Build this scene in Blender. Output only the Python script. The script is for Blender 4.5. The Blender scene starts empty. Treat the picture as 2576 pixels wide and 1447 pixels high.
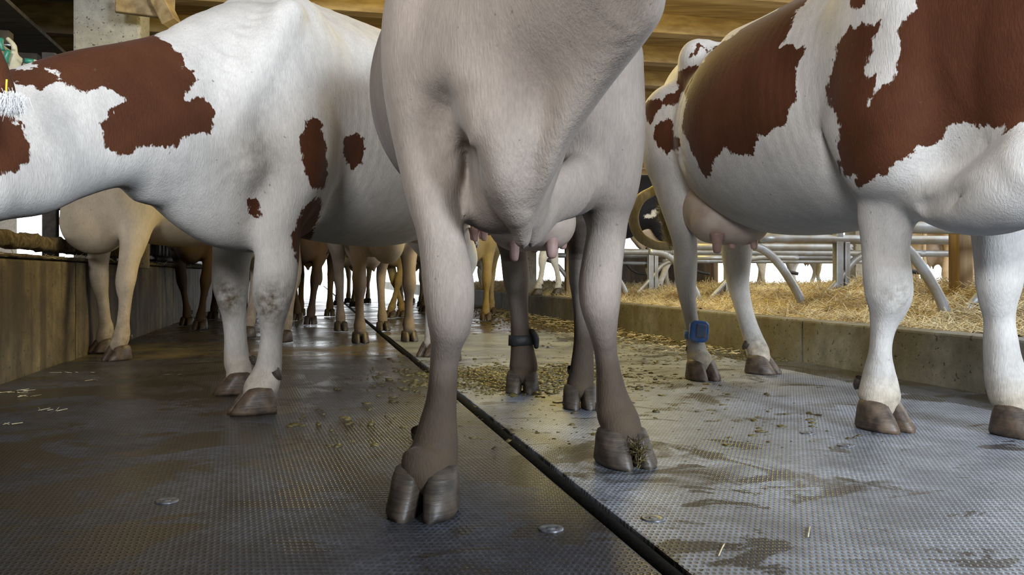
import bpy, bmesh, math, random
import numpy as np
from mathutils import Vector
from mathutils.bvhtree import BVHTree

sc = bpy.context.scene
COL = sc.collection
rng = np.random.default_rng(7)
random.seed(7)

# ---------------------------------------------------------------- camera model
F, CAMH, HZ, CX = 2150.0, 0.45, 692.0, 1288.0      # focal length in px, eye height, horizon row, centre column
def P(u, v, d):
    """point at distance d in front of the camera seen at column u, row v of the photograph"""
    return np.array([(u - CX) * d / F, d, CAMH + (HZ - v) * d / F])
AX = np.array([-.2297, .9733]); PX = np.array([.9733, .2297])   # barn axis (away) and across (to the right)
def barn(s, t, z=0.):      # s metres along the alley, t metres across it; origin under the camera
    q = AX * s + PX * t
    return (q[0], q[1], z)
BARN_ROT = math.atan2(.2297, .9733)

cam = bpy.data.cameras.new('camera'); camo = bpy.data.objects.new('camera', cam); COL.objects.link(camo)
cam.sensor_width = 36; cam.lens = 36 * F / 2576; cam.shift_y = -(723.5 - HZ) / 2576
cam.clip_start = .05; cam.clip_end = 300
camo.location = (0, 0, CAMH); camo.rotation_euler = (math.pi / 2, 0, 0)
sc.camera = camo

# ---------------------------------------------------------------- object helpers
def tag(o, label=None, cat=None, group=None, kind=None):
    if label: o['label'] = label
    if cat: o['category'] = cat
    if group: o['group'] = group
    if kind: o['kind'] = kind
    return o
def link(name, me, mat, parent=None, loc=None):
    o = bpy.data.objects.new(name, me); COL.objects.link(o)
    if mat is not None and not me.materials: me.materials.append(mat)
    if loc is not None: o.location = loc
    if parent is not None: o.parent = parent
    return o
def mesh_from(name, V, Fc, smooth=True):
    me = bpy.data.meshes.new(name)
    V = np.asarray(V, dtype=np.float32)
    Fc = np.asarray(Fc)
    me.vertices.add(len(V)); me.vertices.foreach_set('co', V.ravel())
    n, k = Fc.shape
    me.loops.add(n * k); me.loops.foreach_set('vertex_index', Fc.astype(np.int32).ravel())
    me.polygons.add(n)
    me.polygons.foreach_set('loop_start', np.arange(0, n * k, k, dtype=np.int32))
    me.polygons.foreach_set('loop_total', np.full(n, k, dtype=np.int32))
    me.update(calc_edges=True); me.validate()
    if smooth: me.polygons.foreach_set('use_smooth', np.ones(len(me.polygons), dtype=bool))
    return me
def bm_mesh(name, bm, smooth=False):
    me = bpy.data.meshes.new(name); bmesh.ops.recalc_face_normals(bm, faces=bm.faces); bm.to_mesh(me); bm.free()
    if smooth:
        for p in me.polygons: p.use_smooth = True
    return me
def box(bm, c, size, rz=0., bev=0.):
    r = bmesh.ops.create_cube(bm, size=1.)
    vs = r['verts']
    for v in vs:
        v.co = Vector((v.co.x * size[0], v.co.y * size[1], v.co.z * size[2]))
    if bev:
        es = {e for v in vs for e in v.link_edges}
        r2 = bmesh.ops.bevel(bm, geom=list(es), offset=bev, segments=2, affect='EDGES', profile=.6)
        vs = [v for v in bm.verts if v.index == -1 or True][-0:] if False else list({v for f in r2['faces'] for v in f.verts} | {v for v in vs if v.is_valid})
    ca, sa = math.cos(rz), math.sin(rz)
    for v in vs:
        x, y, z = v.co
        v.co = Vector((c[0] + x * ca - y * sa, c[1] + x * sa + y * ca, c[2] + z))
def spline(pts, n):
    """catmull-rom through rows of pts, n steps per span"""
    pts = np.asarray(pts, dtype=float); m = len(pts)
    if m < 3 or n == 1:
        out = []
        for i in range(m - 1):
            for k in range(n): out.append(pts[i] + (pts[i + 1] - pts[i]) * k / n)
        out.append(pts[-1]); return np.array(out)
    ext = np.vstack([2 * pts[0] - pts[1], pts, 2 * pts[-1] - pts[-2]])
    out = []
    for i in range(m - 1):
        p0, p1, p2, p3 = ext[i:i + 4]
        for k in range(n):
            t = k / n
            out.append(.5 * (2 * p1 + (p2 - p0) * t + (2 * p0 - 5 * p1 + 4 * p2 - p3) * t * t + (3 * p1 - p0 - 3 * p2 + p3) * t ** 3))
    out.append(pts[-1]); return np.array(out)
def tube_mesh(name, pts, r, seg=12, n=6, caps=True):
    """round tube along a smooth path; r a number or a list like pts"""
    pts = np.asarray(pts, dtype=float)
    rr = np.full(len(pts), r) if np.isscalar(r) else np.asarray(r, dtype=float)
    S = spline(np.column_stack([pts, rr]), n)
    C, R = S[:, :3], np.maximum(S[:, 3], 1e-4)
    T = np.gradient(C, axis=0); T /= np.linalg.norm(T, axis=1)[:, None] + 1e-12
    up = np.array([0, 0, 1.]) if abs(T[0][2]) < .9 else np.array([1., 0, 0])
    U = np.cross(T[0], up); U /= np.linalg.norm(U)
    V, a = [], np.linspace(0, 2 * np.pi, seg, endpoint=False)
    for i in range(len(C)):
        U = U - T[i] * U.dot(T[i]); U /= np.linalg.norm(U); W = np.cross(T[i], U)
        V.append(C[i] + R[i] * (np.cos(a)[:, None] * U + np.sin(a)[:, None] * W))
    V = np.vstack(V); m = len(C); Fq = []
    for i in range(m - 1):
        for j in range(seg):
            Fq.append((i * seg + j, i * seg + (j + 1) % seg, (i + 1) * seg + (j + 1) % seg, (i + 1) * seg + j))
    if caps:
        V = np.vstack([V, C[0], C[-1]]); a0, a1 = m * seg, m * seg + 1
        for j in range(0, seg, 2):
            Fq.append((a0, (j + 2) % seg, j + 1, j)); b = (m - 1) * seg
            Fq.append((a1, b + j, b + j + 1, b + (j + 2) % seg))
    return mesh_from(name, V, Fq)

# ---------------------------------------------------------------- implicit surfaces: soft-blended flesh, one closed skin
class Field:
    def __init__(s, lo, hi, h):
        s.lo = np.array(lo, float); s.h = h
        s.n = np.ceil((np.array(hi) - s.lo) / h).astype(int) + 1
        s.a = np.full(s.n, 10., np.float32)
    def box(s, lo, hi):
        i0 = np.clip(np.floor((lo - s.lo) / s.h).astype(int), 0, s.n); i1 = np.clip(np.ceil((hi - s.lo) / s.h).astype(int) + 1, 0, s.n)
        return i0, i1
    def grid(s, i0, i1):
        ax = [(s.lo[k] + s.h * np.arange(i0[k], i1[k])).astype(np.float32) for k in range(3)]
        return ax[0][:, None, None], ax[1][None, :, None], ax[2][None, None, :]
    def blend(s, i0, d, k, sub=False):
        sl = tuple(slice(i0[q], i0[q] + d.shape[q]) for q in range(3))
        a = s.a[sl]
        if sub:       # carve d out of a, softly
            h = np.maximum(k - np.abs(a + d), 0) / k
            s.a[sl] = np.maximum(a, -d) + h * h * k * .25
        else:
            h = np.maximum(k - np.abs(a - d), 0) / k
            s.a[sl] = np.minimum(a, d) - h * h * k * .25
    def ell(s, c, r, fx=None, k=.05, sub=False, up=None):
        """ellipsoid at c, radii r along (fwd, side, up)"""
        c = np.asarray(c, float); A = frame(fx, up)
        m = max(r) + k + 2 * s.h
        i0, i1 = s.box(c - m, c + m)
        if (i1 <= i0).any(): return
        X, Y, Z = s.grid(i0, i1); X = X - c[0]; Y = Y - c[1]; Z = Z - c[2]
        k0 = 0; k1 = 0
        for q in range(3):
            t = X * A[q][0] + Y * A[q][1] + Z * A[q][2]
            k0 = k0 + (t / r[q]) ** 2; k1 = k1 + (t / r[q] ** 2) ** 2
        k0 = np.sqrt(k0); k1 = np.sqrt(k1) + 1e-6
        s.blend(i0, (k0 * (k0 - 1) / k1).astype(np.float32), k, sub)
    def chain(s, nodes, k=.05, side=(1, 0, 0), n=None, sub=False):
        """limb: rows (x,y,z, r_side, r_other) swept smoothly"""
        n = n or (10 if max(max(r[3:5]) for r in nodes) > .13 else 5)
        N = spline(nodes, n); C = N[:, :3]; R = np.maximum(N[:, 3:5], .004)
        m = R.max() + k + 2 * s.h
        b0, b1 = s.box(C.min(0) - m, C.max(0) + m)
        if (b1 <= b0).any(): return
        tmp = np.full(b1 - b0, 10., np.float32); side = np.asarray(side, float)
        for i in range(len(C) - 1):
            a, b = C[i], C[i + 1]; ab = b - a; L = np.linalg.norm(ab)
            if L < 1e-6: continue
            W = ab / L; U = side - W * side.dot(W); U /= np.linalg.norm(U); V = np.cross(W, U)
            mm = max(R[i].max(), R[i + 1].max()) + k + 2 * s.h
            i0, i1 = s.box(np.minimum(a, b) - mm, np.maximum(a, b) + mm)
            if (i1 <= i0).any(): continue
            X, Y, Z = s.grid(i0, i1); X = X - a[0]; Y = Y - a[1]; Z = Z - a[2]
            w = X * W[0] + Y * W[1] + Z * W[2]; u = X * U[0] + Y * U[1] + Z * U[2]; v = X * V[0] + Y * V[1] + Z * V[2]
            t = np.clip(w / L, 0, 1); e = w - t * L
            ru = R[i, 0] + (R[i + 1, 0] - R[i, 0]) * t; rv = R[i, 1] + (R[i + 1, 1] - R[i, 1]) * t; rw = np.minimum(ru, rv) * np.where(e < 0, 1. if i == 0 else .35, 1. if i == len(C) - 2 else .35).astype(np.float32)
            k0 = np.sqrt((u / ru) ** 2 + (v / rv) ** 2 + (e / rw) ** 2); k1 = np.sqrt((u / ru ** 2) ** 2 + (v / rv ** 2) ** 2 + (e / rw ** 2) ** 2) + 1e-6
            d = k0 * (k0 - 1) / k1
            sl = tuple(slice(i0[q] - b0[q], i1[q] - b0[q]) for q in range(3))
            tmp[sl] = np.minimum(tmp[sl], d)
        s.blend(b0, tmp, k, sub)
    def mesh(s, smooth=3):
        a = s.a; nx, ny, nz = a.shape; ins = a < 0
        c = [ins[i:nx - 1 + i, j:ny - 1 + j, k:nz - 1 + k] for i in (0, 1) for j in (0, 1) for k in (0, 1)]
        cnt = sum(x.astype(np.int8) for x in c); act = (cnt > 0) & (cnt < 8)
        ids = np.full(act.shape, -1, np.int64); I = np.argwhere(act); ids[act] = np.arange(len(I))
        acc = np.zeros((len(I), 3)); num = np.zeros(len(I))
        off = [(i, j, k) for i in (0, 1) for j in (0, 1) for k in (0, 1)]
        vals = {o: a[I[:, 0] + o[0], I[:, 1] + o[1], I[:, 2] + o[2]] for o in off}
        for o in off:
            for q in range(3):
                if o[q] == 0:
                    o2 = tuple(o[w] + (w == q) for w in range(3)); va, vb = vals[o], vals[o2]
                    m = (va < 0) != (vb < 0); t = np.where(m, va / np.where(m, va - vb, 1), 0)
                    p = np.array(o, float)[None] + np.eye(3)[q][None] * t[:, None]
                    acc += p * m[:, None]; num += m
        V = s.lo + s.h * (I + acc / num[:, None])
        quads = []
        for q in range(3):
            sa = [slice(None)] * 3; sb = [slice(None)] * 3; sa[q] = slice(0, -1); sb[q] = slice(1, None)
            A, B = ins[tuple(sa)], ins[tuple(sb)]; E = np.argwhere(A != B)
            o1, o2 = [w for w in range(3) if w != q]
            E = E[(E[:, o1] > 0) & (E[:, o2] > 0) & (E[:, o1] < a.shape[o1] - 1) & (E[:, o2] < a.shape[o2] - 1)]
            fl = A[E[:, 0], E[:, 1], E[:, 2]]
            def cell(d1, d2):
                e = E.copy(); e[:, o1] -= d1; e[:, o2] -= d2; return ids[e[:, 0], e[:, 1], e[:, 2]]
            Q = np.stack([cell(1, 1), cell(0, 1), cell(0, 0), cell(1, 0)], 1)
            if q == 1: fl = ~fl
            Q[~fl] = Q[~fl][:, ::-1]; quads.append(Q)
        Q = np.vstack(quads); Q = Q[(Q >= 0).all(1)]
        E = np.vstack([Q[:, [i, (i + 1) % 4]] for i in range(4)])
        deg = np.bincount(E.ravel(), minlength=len(V)).astype(float)
        for it in range(smooth):
            S = np.zeros_like(V)
            for q in range(3):
                S[:, q] = np.bincount(E[:, 0], V[E[:, 1], q], len(V)) + np.bincount(E[:, 1], V[E[:, 0], q], len(V))
            lam = .55 if it % 2 == 0 else -.35
            V = V + lam * (S / deg[:, None] - V)
        return V, Q
def frame(fx, up=None):
    if fx is None: return np.eye(3)
    fx = np.asarray(fx, float); fx = fx / np.linalg.norm(fx)
    up = np.array([0, 0, 1.]) if up is None else np.asarray(up, float)
    sd = np.cross(up, fx); sd /= np.linalg.norm(sd)
    return np.array([fx, sd, np.cross(fx, sd)])
def noise1(x, seed=0):      # cheap smooth 1-D noise
    i = np.floor(x).astype(int); f = x - i; f = f * f * (3 - 2 * f)
    h = lambda k: np.modf(np.abs(np.sin((k + seed * 17.3) * 12.9898) * 43758.5453))[0]
    return h(i) * (1 - f) + h(i + 1) * f
def vcolor(me, name, arr):
    at = me.attributes.new(name, 'FLOAT', 'POINT'); at.data.foreach_set('value', np.asarray(arr, np.float32))
def poly_sd(pts, poly):
    """signed distance, + inside"""
    poly = np.asarray(poly); n = len(poly); best = np.full(len(pts), 1e9); ins = np.zeros(len(pts), bool)
    for i in range(n):
        a, b = poly[i], poly[(i + 1) % n]; e = b - a; w = pts - a
        t = np.clip((w @ e) / (e @ e + 1e-12), 0, 1)
        best = np.minimum(best, np.linalg.norm(w - t[:, None] * e, axis=1))
        c = (a[1] > pts[:, 1]) != (b[1] > pts[:, 1])
        with np.errstate(divide='ignore', invalid='ignore'):
            ins ^= c & (pts[:, 0] < (b[0] - a[0]) * (pts[:, 1] - a[1]) / (b[1] - a[1]) + a[0])
    out = np.where(ins, best, -best)
    return out + .012 if out.max() < .055 else out
# ---------------------------------------------------------------- materials
class N:
    """small node helper"""
    def __init__(s, name):
        s.m = bpy.data.materials.new(name); s.m.use_nodes = True; s.t = s.m.node_tree
        s.b = s.t.nodes['Principled BSDF']; s.tc = s.n('ShaderNodeTexCoord')
    def n(s, kind, **kw):
        nd = s.t.nodes.new(kind)
        for k, v in kw.items():
            if hasattr(nd, k): setattr(nd, k, v)
            else: nd.inputs[k].default_value = v
        return nd
    def l(s, a, b): s.t.links.new(a, b)
    def map(s, scale, rot=(0, 0, 0), src='Object'):
        m = s.n('ShaderNodeMapping'); m.inputs['Scale'].default_value = scale; m.inputs['Rotation'].default_value = rot
        s.l(s.tc.outputs[src], m.inputs[0]); return m.outputs[0]
    def noise(s, vec, scale=1., detail=4., rough=.55, dist=0.):
        nd = s.n('ShaderNodeTexNoise'); nd.inputs['Scale'].default_value = scale; nd.inputs['Detail'].default_value = detail
        nd.inputs['Roughness'].default_value = rough; nd.inputs['Distortion'].default_value = dist
        s.l(vec, nd.inputs['Vector']); return nd.outputs[0]
    def ramp(s, fac, stops, interp='LINEAR'):
        r = s.n('ShaderNodeValToRGB'); r.color_ramp.interpolation = interp; e = r.color_ramp.elements
        while len(e) < len(stops): e.new(.5)
        for k, (p, c) in enumerate(stops):
            e[k].position = p; e[k].color = (c, c, c, 1) if np.isscalar(c) else (*c, 1)
        s.l(fac, r.inputs[0]); return r.outputs[0]
    def math(s, op, a, b=None, c=None, clamp=False):
        nd = s.n('ShaderNodeMath', operation=op); nd.use_clamp = clamp
        for i, x in enumerate((a, b, c)):
            if x is None: continue
            if isinstance(x, (int, float)): nd.inputs[i].default_value = x
            else: s.l(x, nd.inputs[i])
        return nd.outputs[0]
    def mix(s, fac, a, b, mode='MIX'):
        nd = s.n('ShaderNodeMix', data_type='RGBA', blend_type=mode)
        for sock, x in ((nd.inputs[0], fac), (nd.inputs[6], a), (nd.inputs[7], b)):
            if isinstance(x, (int, float)): sock.default_value = x
            elif isinstance(x, tuple): sock.default_value = (*x, 1)
            else: s.l(x, sock)
        return nd.outputs[2]
    def attr(s, name):
        nd = s.n('ShaderNodeAttribute', attribute_name=name); return nd.outputs['Fac']
    def bump(s, h, strength=.3, dist=.01, prev=None):
        b = s.n('ShaderNodeBump'); b.inputs['Strength'].default_value = strength; b.inputs['Distance'].default_value = dist
        s.l(h, b.inputs['Height'])
        if prev is not None: s.l(prev, b.inputs['Normal'])
        return b.outputs[0]
    def out(s, col=None, rough=None, normal=None, **kw):
        I = s.b.inputs
        for sock, x in (('Base Color', col), ('Roughness', rough), ('Normal', normal)):
            if x is None: continue
            if isinstance(x, tuple): I[sock].default_value = (*x, 1)
            elif isinstance(x, (int, float)): I[sock].default_value = x
            else: s.l(x, I[sock])
        for k, v in kw.items():
            k = k.replace('_', ' '); I[k].default_value = v if not isinstance(v, tuple) else (*v, 1)
        return s.m

def coat(name, base, patch=None, tone=None, dirtc=(.10, .075, .04), noise_patch=None, fine=1.):
    """short cattle hair: base colour, second colour where 'patch' > 0, drift to 'tone', dirt by attribute"""
    s = N(name); v = s.map((1, 1, 1))
    big = s.noise(v, 5., 3.); mid = s.noise(v, 38., 3.)
    col = s.mix(s.ramp(big, [(.3, 0.), (.7, 1.)]), tuple(x * .86 for x in base), base)
    col = s.mix(.8, col, s.ramp(s.noise(s.map((24, 24, 11)), 1., 3.), [(.3, .88), (.7, 1.08)]), 'MULTIPLY')
    if tone is not None: col = s.mix(s.attr('tone'), col, tone)
    hair = s.noise(s.map((230, 230, 45)), 1., 2., .7)
    if patch is not None:
        if noise_patch is not None:
            src = s.math('SUBTRACT', s.noise(v, noise_patch[0], 3., .6, .3), noise_patch[1])
            src = s.math('ADD', src, s.math('MULTIPLY', s.attr('patch'), 1.))
            jag = s.math('MULTIPLY', s.math('SUBTRACT', mid, .5), .05)
            p = s.math('MULTIPLY', s.math('ADD', src, jag), 60., clamp=True)
        else:
            ed = s.noise(s.map((42, 42, 30)), 1., 2., .6); e2 = s.noise(s.map((260, 260, 70)), 1., 2., .6)
            ed = s.math('ADD', ed, s.math('MULTIPLY', s.math('SUBTRACT', e2, .5), .35))
            p = s.math('ADD', s.attr('patch'), s.math('MULTIPLY', s.math('SUBTRACT', ed, .5), .040))
            p = s.math('MULTIPLY', p, 260., clamp=True)
        pc = s.mix(s.ramp(big, [(.35, 0.), (.65, 1.)]), tuple(x * .72 for x in patch), patch)
        col = s.mix(p, col, pc)
    var = s.ramp(hair, [(.25, .80 if fine else .9), (.75, 1.12)])
    col = s.mix(.75, col, var, 'MULTIPLY')
    dn = s.math('MULTIPLY', s.attr('dirt'), s.ramp(s.noise(v, 26., 5., .65), [(.32, .0), (.62, 1.)]), clamp=True)
    col = s.mix(dn, col, dirtc)
    specks = s.ramp(s.noise(v, 52., 2., .6), [(.72, 0.), (.76, 1.)])
    col = s.mix(s.math('MULTIPLY', specks, .55), col, (.09, .07, .045))
    nrm = s.bump(hair, .35, .004)
    nrm = s.bump(s.noise(v, 14., 3.), .16, .012, nrm)
    m = s.out(col, .78, nrm, Sheen_Weight=.08, Sheen_Roughness=.35, Specular_IOR_Level=.12)
    return m

M = {}
M['grey_coat'] = coat('grey_coat', (.36, .305, .26), tone=(.062, .043, .033))
M['white_red'] = coat('white_red', (.60, .575, .54), patch=(.088, .031, .014), tone=(.60, .52, .40))
M['tan_coat'] = coat('tan_coat', (.56, .47, .35), tone=(.22, .13, .08))
M['cream_coat'] = coat('cream_coat', (.60, .45, .28), patch=(.12, .05, .02), tone=(.30, .17, .09), noise_patch=(1.6, .80))
M['brown_coat'] = coat('brown_coat', (.115, .08, .06), tone=(.05, .034, .026))
M['ochre_coat'] = coat('ochre_coat', (.46, .34, .15), tone=(.26, .17, .08))
M['black_white'] = coat('black_white', (.72, .70, .66), patch=(.018, .018, .022), tone=(.5, .42, .3), noise_patch=(1.7, .50))
M['white_brown'] = coat('white_brown', (.74, .68, .58), patch=(.26, .12, .06), tone=(.55, .42, .28), noise_patch=(1.8, .52))

def simple(name, col, rough=.6, nz=None, bump=0., scale=20., c2=None, metal=0., spec=.5, stretch=(1, 1, 1)):
    s = N(name); v = s.map(stretch); n = s.noise(v, scale, 4.)
    c = s.mix(s.ramp(n, [(.35, 0.), (.65, 1.)]), c2 if c2 else tuple(x * .75 for x in col), col)
    return s.out(c, rough, s.bump(n, bump, .01) if bump else None, Metallic=metal, Specular_IOR_Level=spec)
def hoof_mat(nm, ca, cb):
    s = N(nm); v = s.map((1, 1, 1)); n = s.noise(v, 30., 4.)
    rings = s.noise(s.map((4, 4, 150)), 1., 2.)
    c = s.mix(s.ramp(n, [(.35, 0.), (.68, 1.)]), ca, cb)
    c = s.mix(s.ramp(rings, [(.5, 0.), (.75, .25)]), c, (.15, .12, .085))
    return s.out(c, .48, s.bump(rings, .35, .004, s.bump(n, .4, .004)))
M['hoof'] = hoof_mat('hoof_horn', (.028, .023, .019), (.080, .060, .043))
M['hoof_brown'] = hoof_mat('brown_hoof_horn', (.045, .033, .025), (.145, .10, .066))
M['udder'] = simple('udder_skin', (.50, .42, .35), .6, scale=14, bump=.25, c2=(.40, .31, .25))
M['teat'] = simple('teat_skin', (.43, .27, .24), .5, scale=30, bump=.1, c2=(.34, .21, .18))
M['switch'] = simple('tail_hair', (.46, .38, .20), .8, scale=60, bump=.4, c2=(.30, .26, .18), stretch=(1, 1, .2))
M['horn'] = M['hoof']
M['steel'] = simple('galvanised_steel', (.36, .38, .41), .42, scale=9, bump=.2, c2=(.27, .25, .21), metal=.5)
M['strap_dark'] = simple('black_strap', (.02, .02, .02), .6, scale=60, bump=.3)
M['blue'] = simple('blue_plastic', (.03, .16, .58), .35, scale=45, c2=(.13, .20, .35))
M['mudface'] = simple('muddy_plastic', (.20, .19, .17), .6, scale=25, bump=.2, c2=(.05, .16, .45))
M['wood'] = simple('old_timber', (.30, .20, .10), .8, scale=3, bump=.4, c2=(.11, .07, .035), stretch=(3, 3, .4))
M['eye'] = simple('eye', (.01, .008, .006), .1)
M['muzzle'] = simple('muzzle_skin', (.35, .22, .18), .45, scale=60, bump=.2)
M['yellow'] = simple('yellow_plastic', (.75, .55, .03), .4)
M['green'] = simple('green_plastic', (.03, .22, .13), .4, scale=20)
M['canvas'] = simple('cream_canvas', (.55, .49, .33), .8, scale=18, bump=.3)
M['bolt'] = simple('bright_bolt', (.55, .56, .58), .35, metal=.9)

def concrete(name, a, b, dung, amt, rough=.75, holes=True):
    s = N(name); v = s.map((1, 1, 1))
    n1 = s.noise(v, 2.2, 5., .6); n2 = s.noise(v, 14., 5., .65); n3 = s.noise(v, 110., 2.)
    c = s.mix(s.ramp(n2, [(.3, 0.), (.7, 1.)]), a, b)
    c = s.mix(s.math('MULTIPLY', s.ramp(n1, [(.5 - amt * .2, 0.), (.62, 1.)]), .85), c, dung)
    st = s.noise(s.map((9, 9, .8)), 1., 3.)
    c = s.mix(s.math('MULTIPLY', s.ramp(st, [(.45, 0.), (.62, 1.)]), .6 * amt), c, tuple(x * .5 for x in dung))
    pits = s.ramp(n3, [(.66, 0.), (.70, 1.)]); pits2 = s.ramp(s.noise(v, 38., 2., .5), [(.66, 0.), (.70, 1.)])
    pits = s.math('MAXIMUM', pits, pits2)
    c = s.mix(s.math('MULTIPLY', pits, .7), c, (.02, .016, .01))
    h = s.math('SUBTRACT', n2, s.math('MULTIPLY', pits, .8))
    return s.out(c, rough, s.bump(h, .5, .008))
M['feedwall'] = concrete('stained_feed_wall', (.14, .12, .075), (.30, .245, .14), (.05, .032, .015), 1.)
M['curb'] = concrete('weathered_kerb_concrete', (.14, .145, .14), (.27, .27, .25), (.13, .11, .065), .3)
M['pillar'] = concrete('pale_pillar_concrete', (.33, .31, .25), (.52, .48, .38), (.30, .27, .2), .1)
M['wetfloor'] = None
def wet_floor():
    s = N('wet_concrete'); v = s.map((1, 1, 1)); n = s.noise(v, 3., 5.); f = s.noise(v, 26., 4., .6)
    c = s.mix(s.ramp(n, [(.4, 0.), (.65, 1.)]), (.045, .045, .045), (.11, .085, .035))
    c = s.mix(s.ramp(s.noise(v, 8., 6., .7), [(.54, 0.), (.62, 1.)]), c, (.15, .105, .02))
    r = s.ramp(n, [(.35, .16), (.7, .5)])
    return s.out(c, r, s.bump(f, .55, .02), Specular_IOR_Level=.8)
M['wetfloor'] = wet_floor()
def rubber(name, dk, lt, wet_shade_bias):
    """dark rubber mat pressed with rows of small studs, dried pale film, wet dark marks, both also carrying the floor light"""
    s = N(name); v = s.map((1, 1, 1))
    # stud lattice
    vm = s.map((95, 62, 1), (0, 0, 0)); sx = s.n('ShaderNodeSeparateXYZ'); s.l(vm, sx.inputs[0])
    row = s.math('FLOOR', sx.outputs[1]); sh = s.math('MULTIPLY', s.math('MODULO', row, 2.), .5)
    fx = s.math('SUBTRACT', s.math('FRACT', s.math('ADD', sx.outputs[0], sh)), .5)
    fy = s.math('SUBTRACT', s.math('FRACT', sx.outputs[1]), .5)
    d = s.math('SQRT', s.math('ADD', s.math('MULTIPLY', fx, fx), s.math('MULTIPLY', fy, fy)))
    stud = s.ramp(d, [(.20, 1.), (.40, 0.)])
    big = s.noise(v, 1.3, 6., .62, .4); mid = s.noise(v, 5., 5., .6, .3); fine = s.noise(v, 60., 3., .7)
    film = s.math('MULTIPLY', s.ramp(mid, [(.34, .15), (.58, 1.)]), s.ramp(big, [(.36, .25), (.56, 1.)]))
    dry = s.mix(s.math('MULTIPLY', s.ramp(fine, [(.3, 0.), (.7, 1.)]), 1.), dk, lt)
    c = s.mix(film, tuple(x * .55 for x in dk), dry)
    c = s.mix(s.math('MULTIPLY', stud, .62), c, (.016, .016, .018))          # pressed pits are darker
    wet = s.ramp(s.noise(v, 2.3, 5., .65, .7), [(.57 - wet_shade_bias, 0.), (.615 - wet_shade_bias, 1.)])
    wet2 = s.ramp(s.noise(s.map((1., 1.6, 1)), 4.2, 5., .65, .8), [(.585, 0.), (.61, 1.)])
    wet = s.math('MAXIMUM', wet, wet2)
    c = s.mix(s.math('MULTIPLY', wet, .85), c, (.020, .017, .011))
    dung = s.ramp(s.noise(v, 7., 6., .72), [(.655, 0.), (.70, 1.)])
    c = s.mix(s.math('MULTIPLY', dung, .8), c, (.075, .055, .014))
    r = s.math('SUBTRACT', .40, s.math('MULTIPLY', wet, .12))
    h = s.math('ADD', s.math('MULTIPLY', stud, -1.), s.math('MULTIPLY', fine, .5))
    return s.out(c, r, s.bump(h, .5, .003), Specular_IOR_Level=.9)
M['rubber'] = rubber('studded_rubber_shaded', (.022, .026, .037), (.105, .122, .16), .06)  # shaded copy: weak light on the left put into colour and wetness
M['rubber_lit'] = rubber('studded_rubber_lit', (.19, .215, .265), (.40, .445, .53), .0)  # lit copy: daylight sheen on the right put into the colour
M['strip'] = simple('black_rubber_strip', (.006, .006, .006), .9, scale=40, bump=.5, spec=.1)
M['dung'] = simple('fresh_dung', (.115, .09, .022), .5, scale=9, bump=.6, c2=(.04, .03, .012))
M['white_hair'] = simple('white_hair', (.8, .8, .8), .7)
def straw_mat(name, a, b):
    s = N(name); r = s.n('ShaderNodeObjectInfo'); v = s.map((1, 1, 1))
    c = s.mix(s.ramp(s.noise(v, 60., 2.), [(.3, 0.), (.7, 1.)]), a, b)
    c = s.mix(s.ramp(s.noise(v, 4., 4.), [(.47, 0.), (.60, .75)]), c, (.26, .18, .08))
    return s.out(c, .55)
M['straw'] = straw_mat('straw', (.50, .40, .20), (.90, .80, .55))
M['strawbase'] = simple('packed_straw', (.42, .33, .17), .9, scale=40, bump=.8, c2=(.2, .14, .07))
M['beam'] = simple('ceiling_timber', (.42, .31, .15), .8, scale=4, bump=.4, c2=(.24, .16, .07), stretch=(.5, 4, 4))
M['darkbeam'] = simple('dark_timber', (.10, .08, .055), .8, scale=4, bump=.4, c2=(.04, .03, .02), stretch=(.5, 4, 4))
M['yard'] = simple('yard_concrete', (.62, .58, .48), .8, scale=3, c2=(.5, .45, .34))
M['rubberwasher'] = simple('worn_washer', (.22, .23, .25), .35, scale=60, c2=(.06, .06, .065), metal=.3)
M['crust'] = simple('manure_crust', (.17, .13, .07), .9, scale=30, bump=1., c2=(.05, .035, .018))
M['darkpost'] = simple('crusted_post', (.07, .06, .05), .85, scale=30, bump=.8, c2=(.03, .025, .02))
M['steeldark'] = simple('dirty_steel', (.09, .09, .10), .5, scale=20, c2=(.05, .04, .03), metal=.4)
_g = N('lamp_glow'); M['glow'] = _g.out((1, .9, .6), .5, None, Emission_Color=(1., .84, .45), Emission_Strength=14.)
M['fawn_coat'] = coat('fawn_coat', (.38, .31, .245), tone=(.15, .105, .08))
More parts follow.
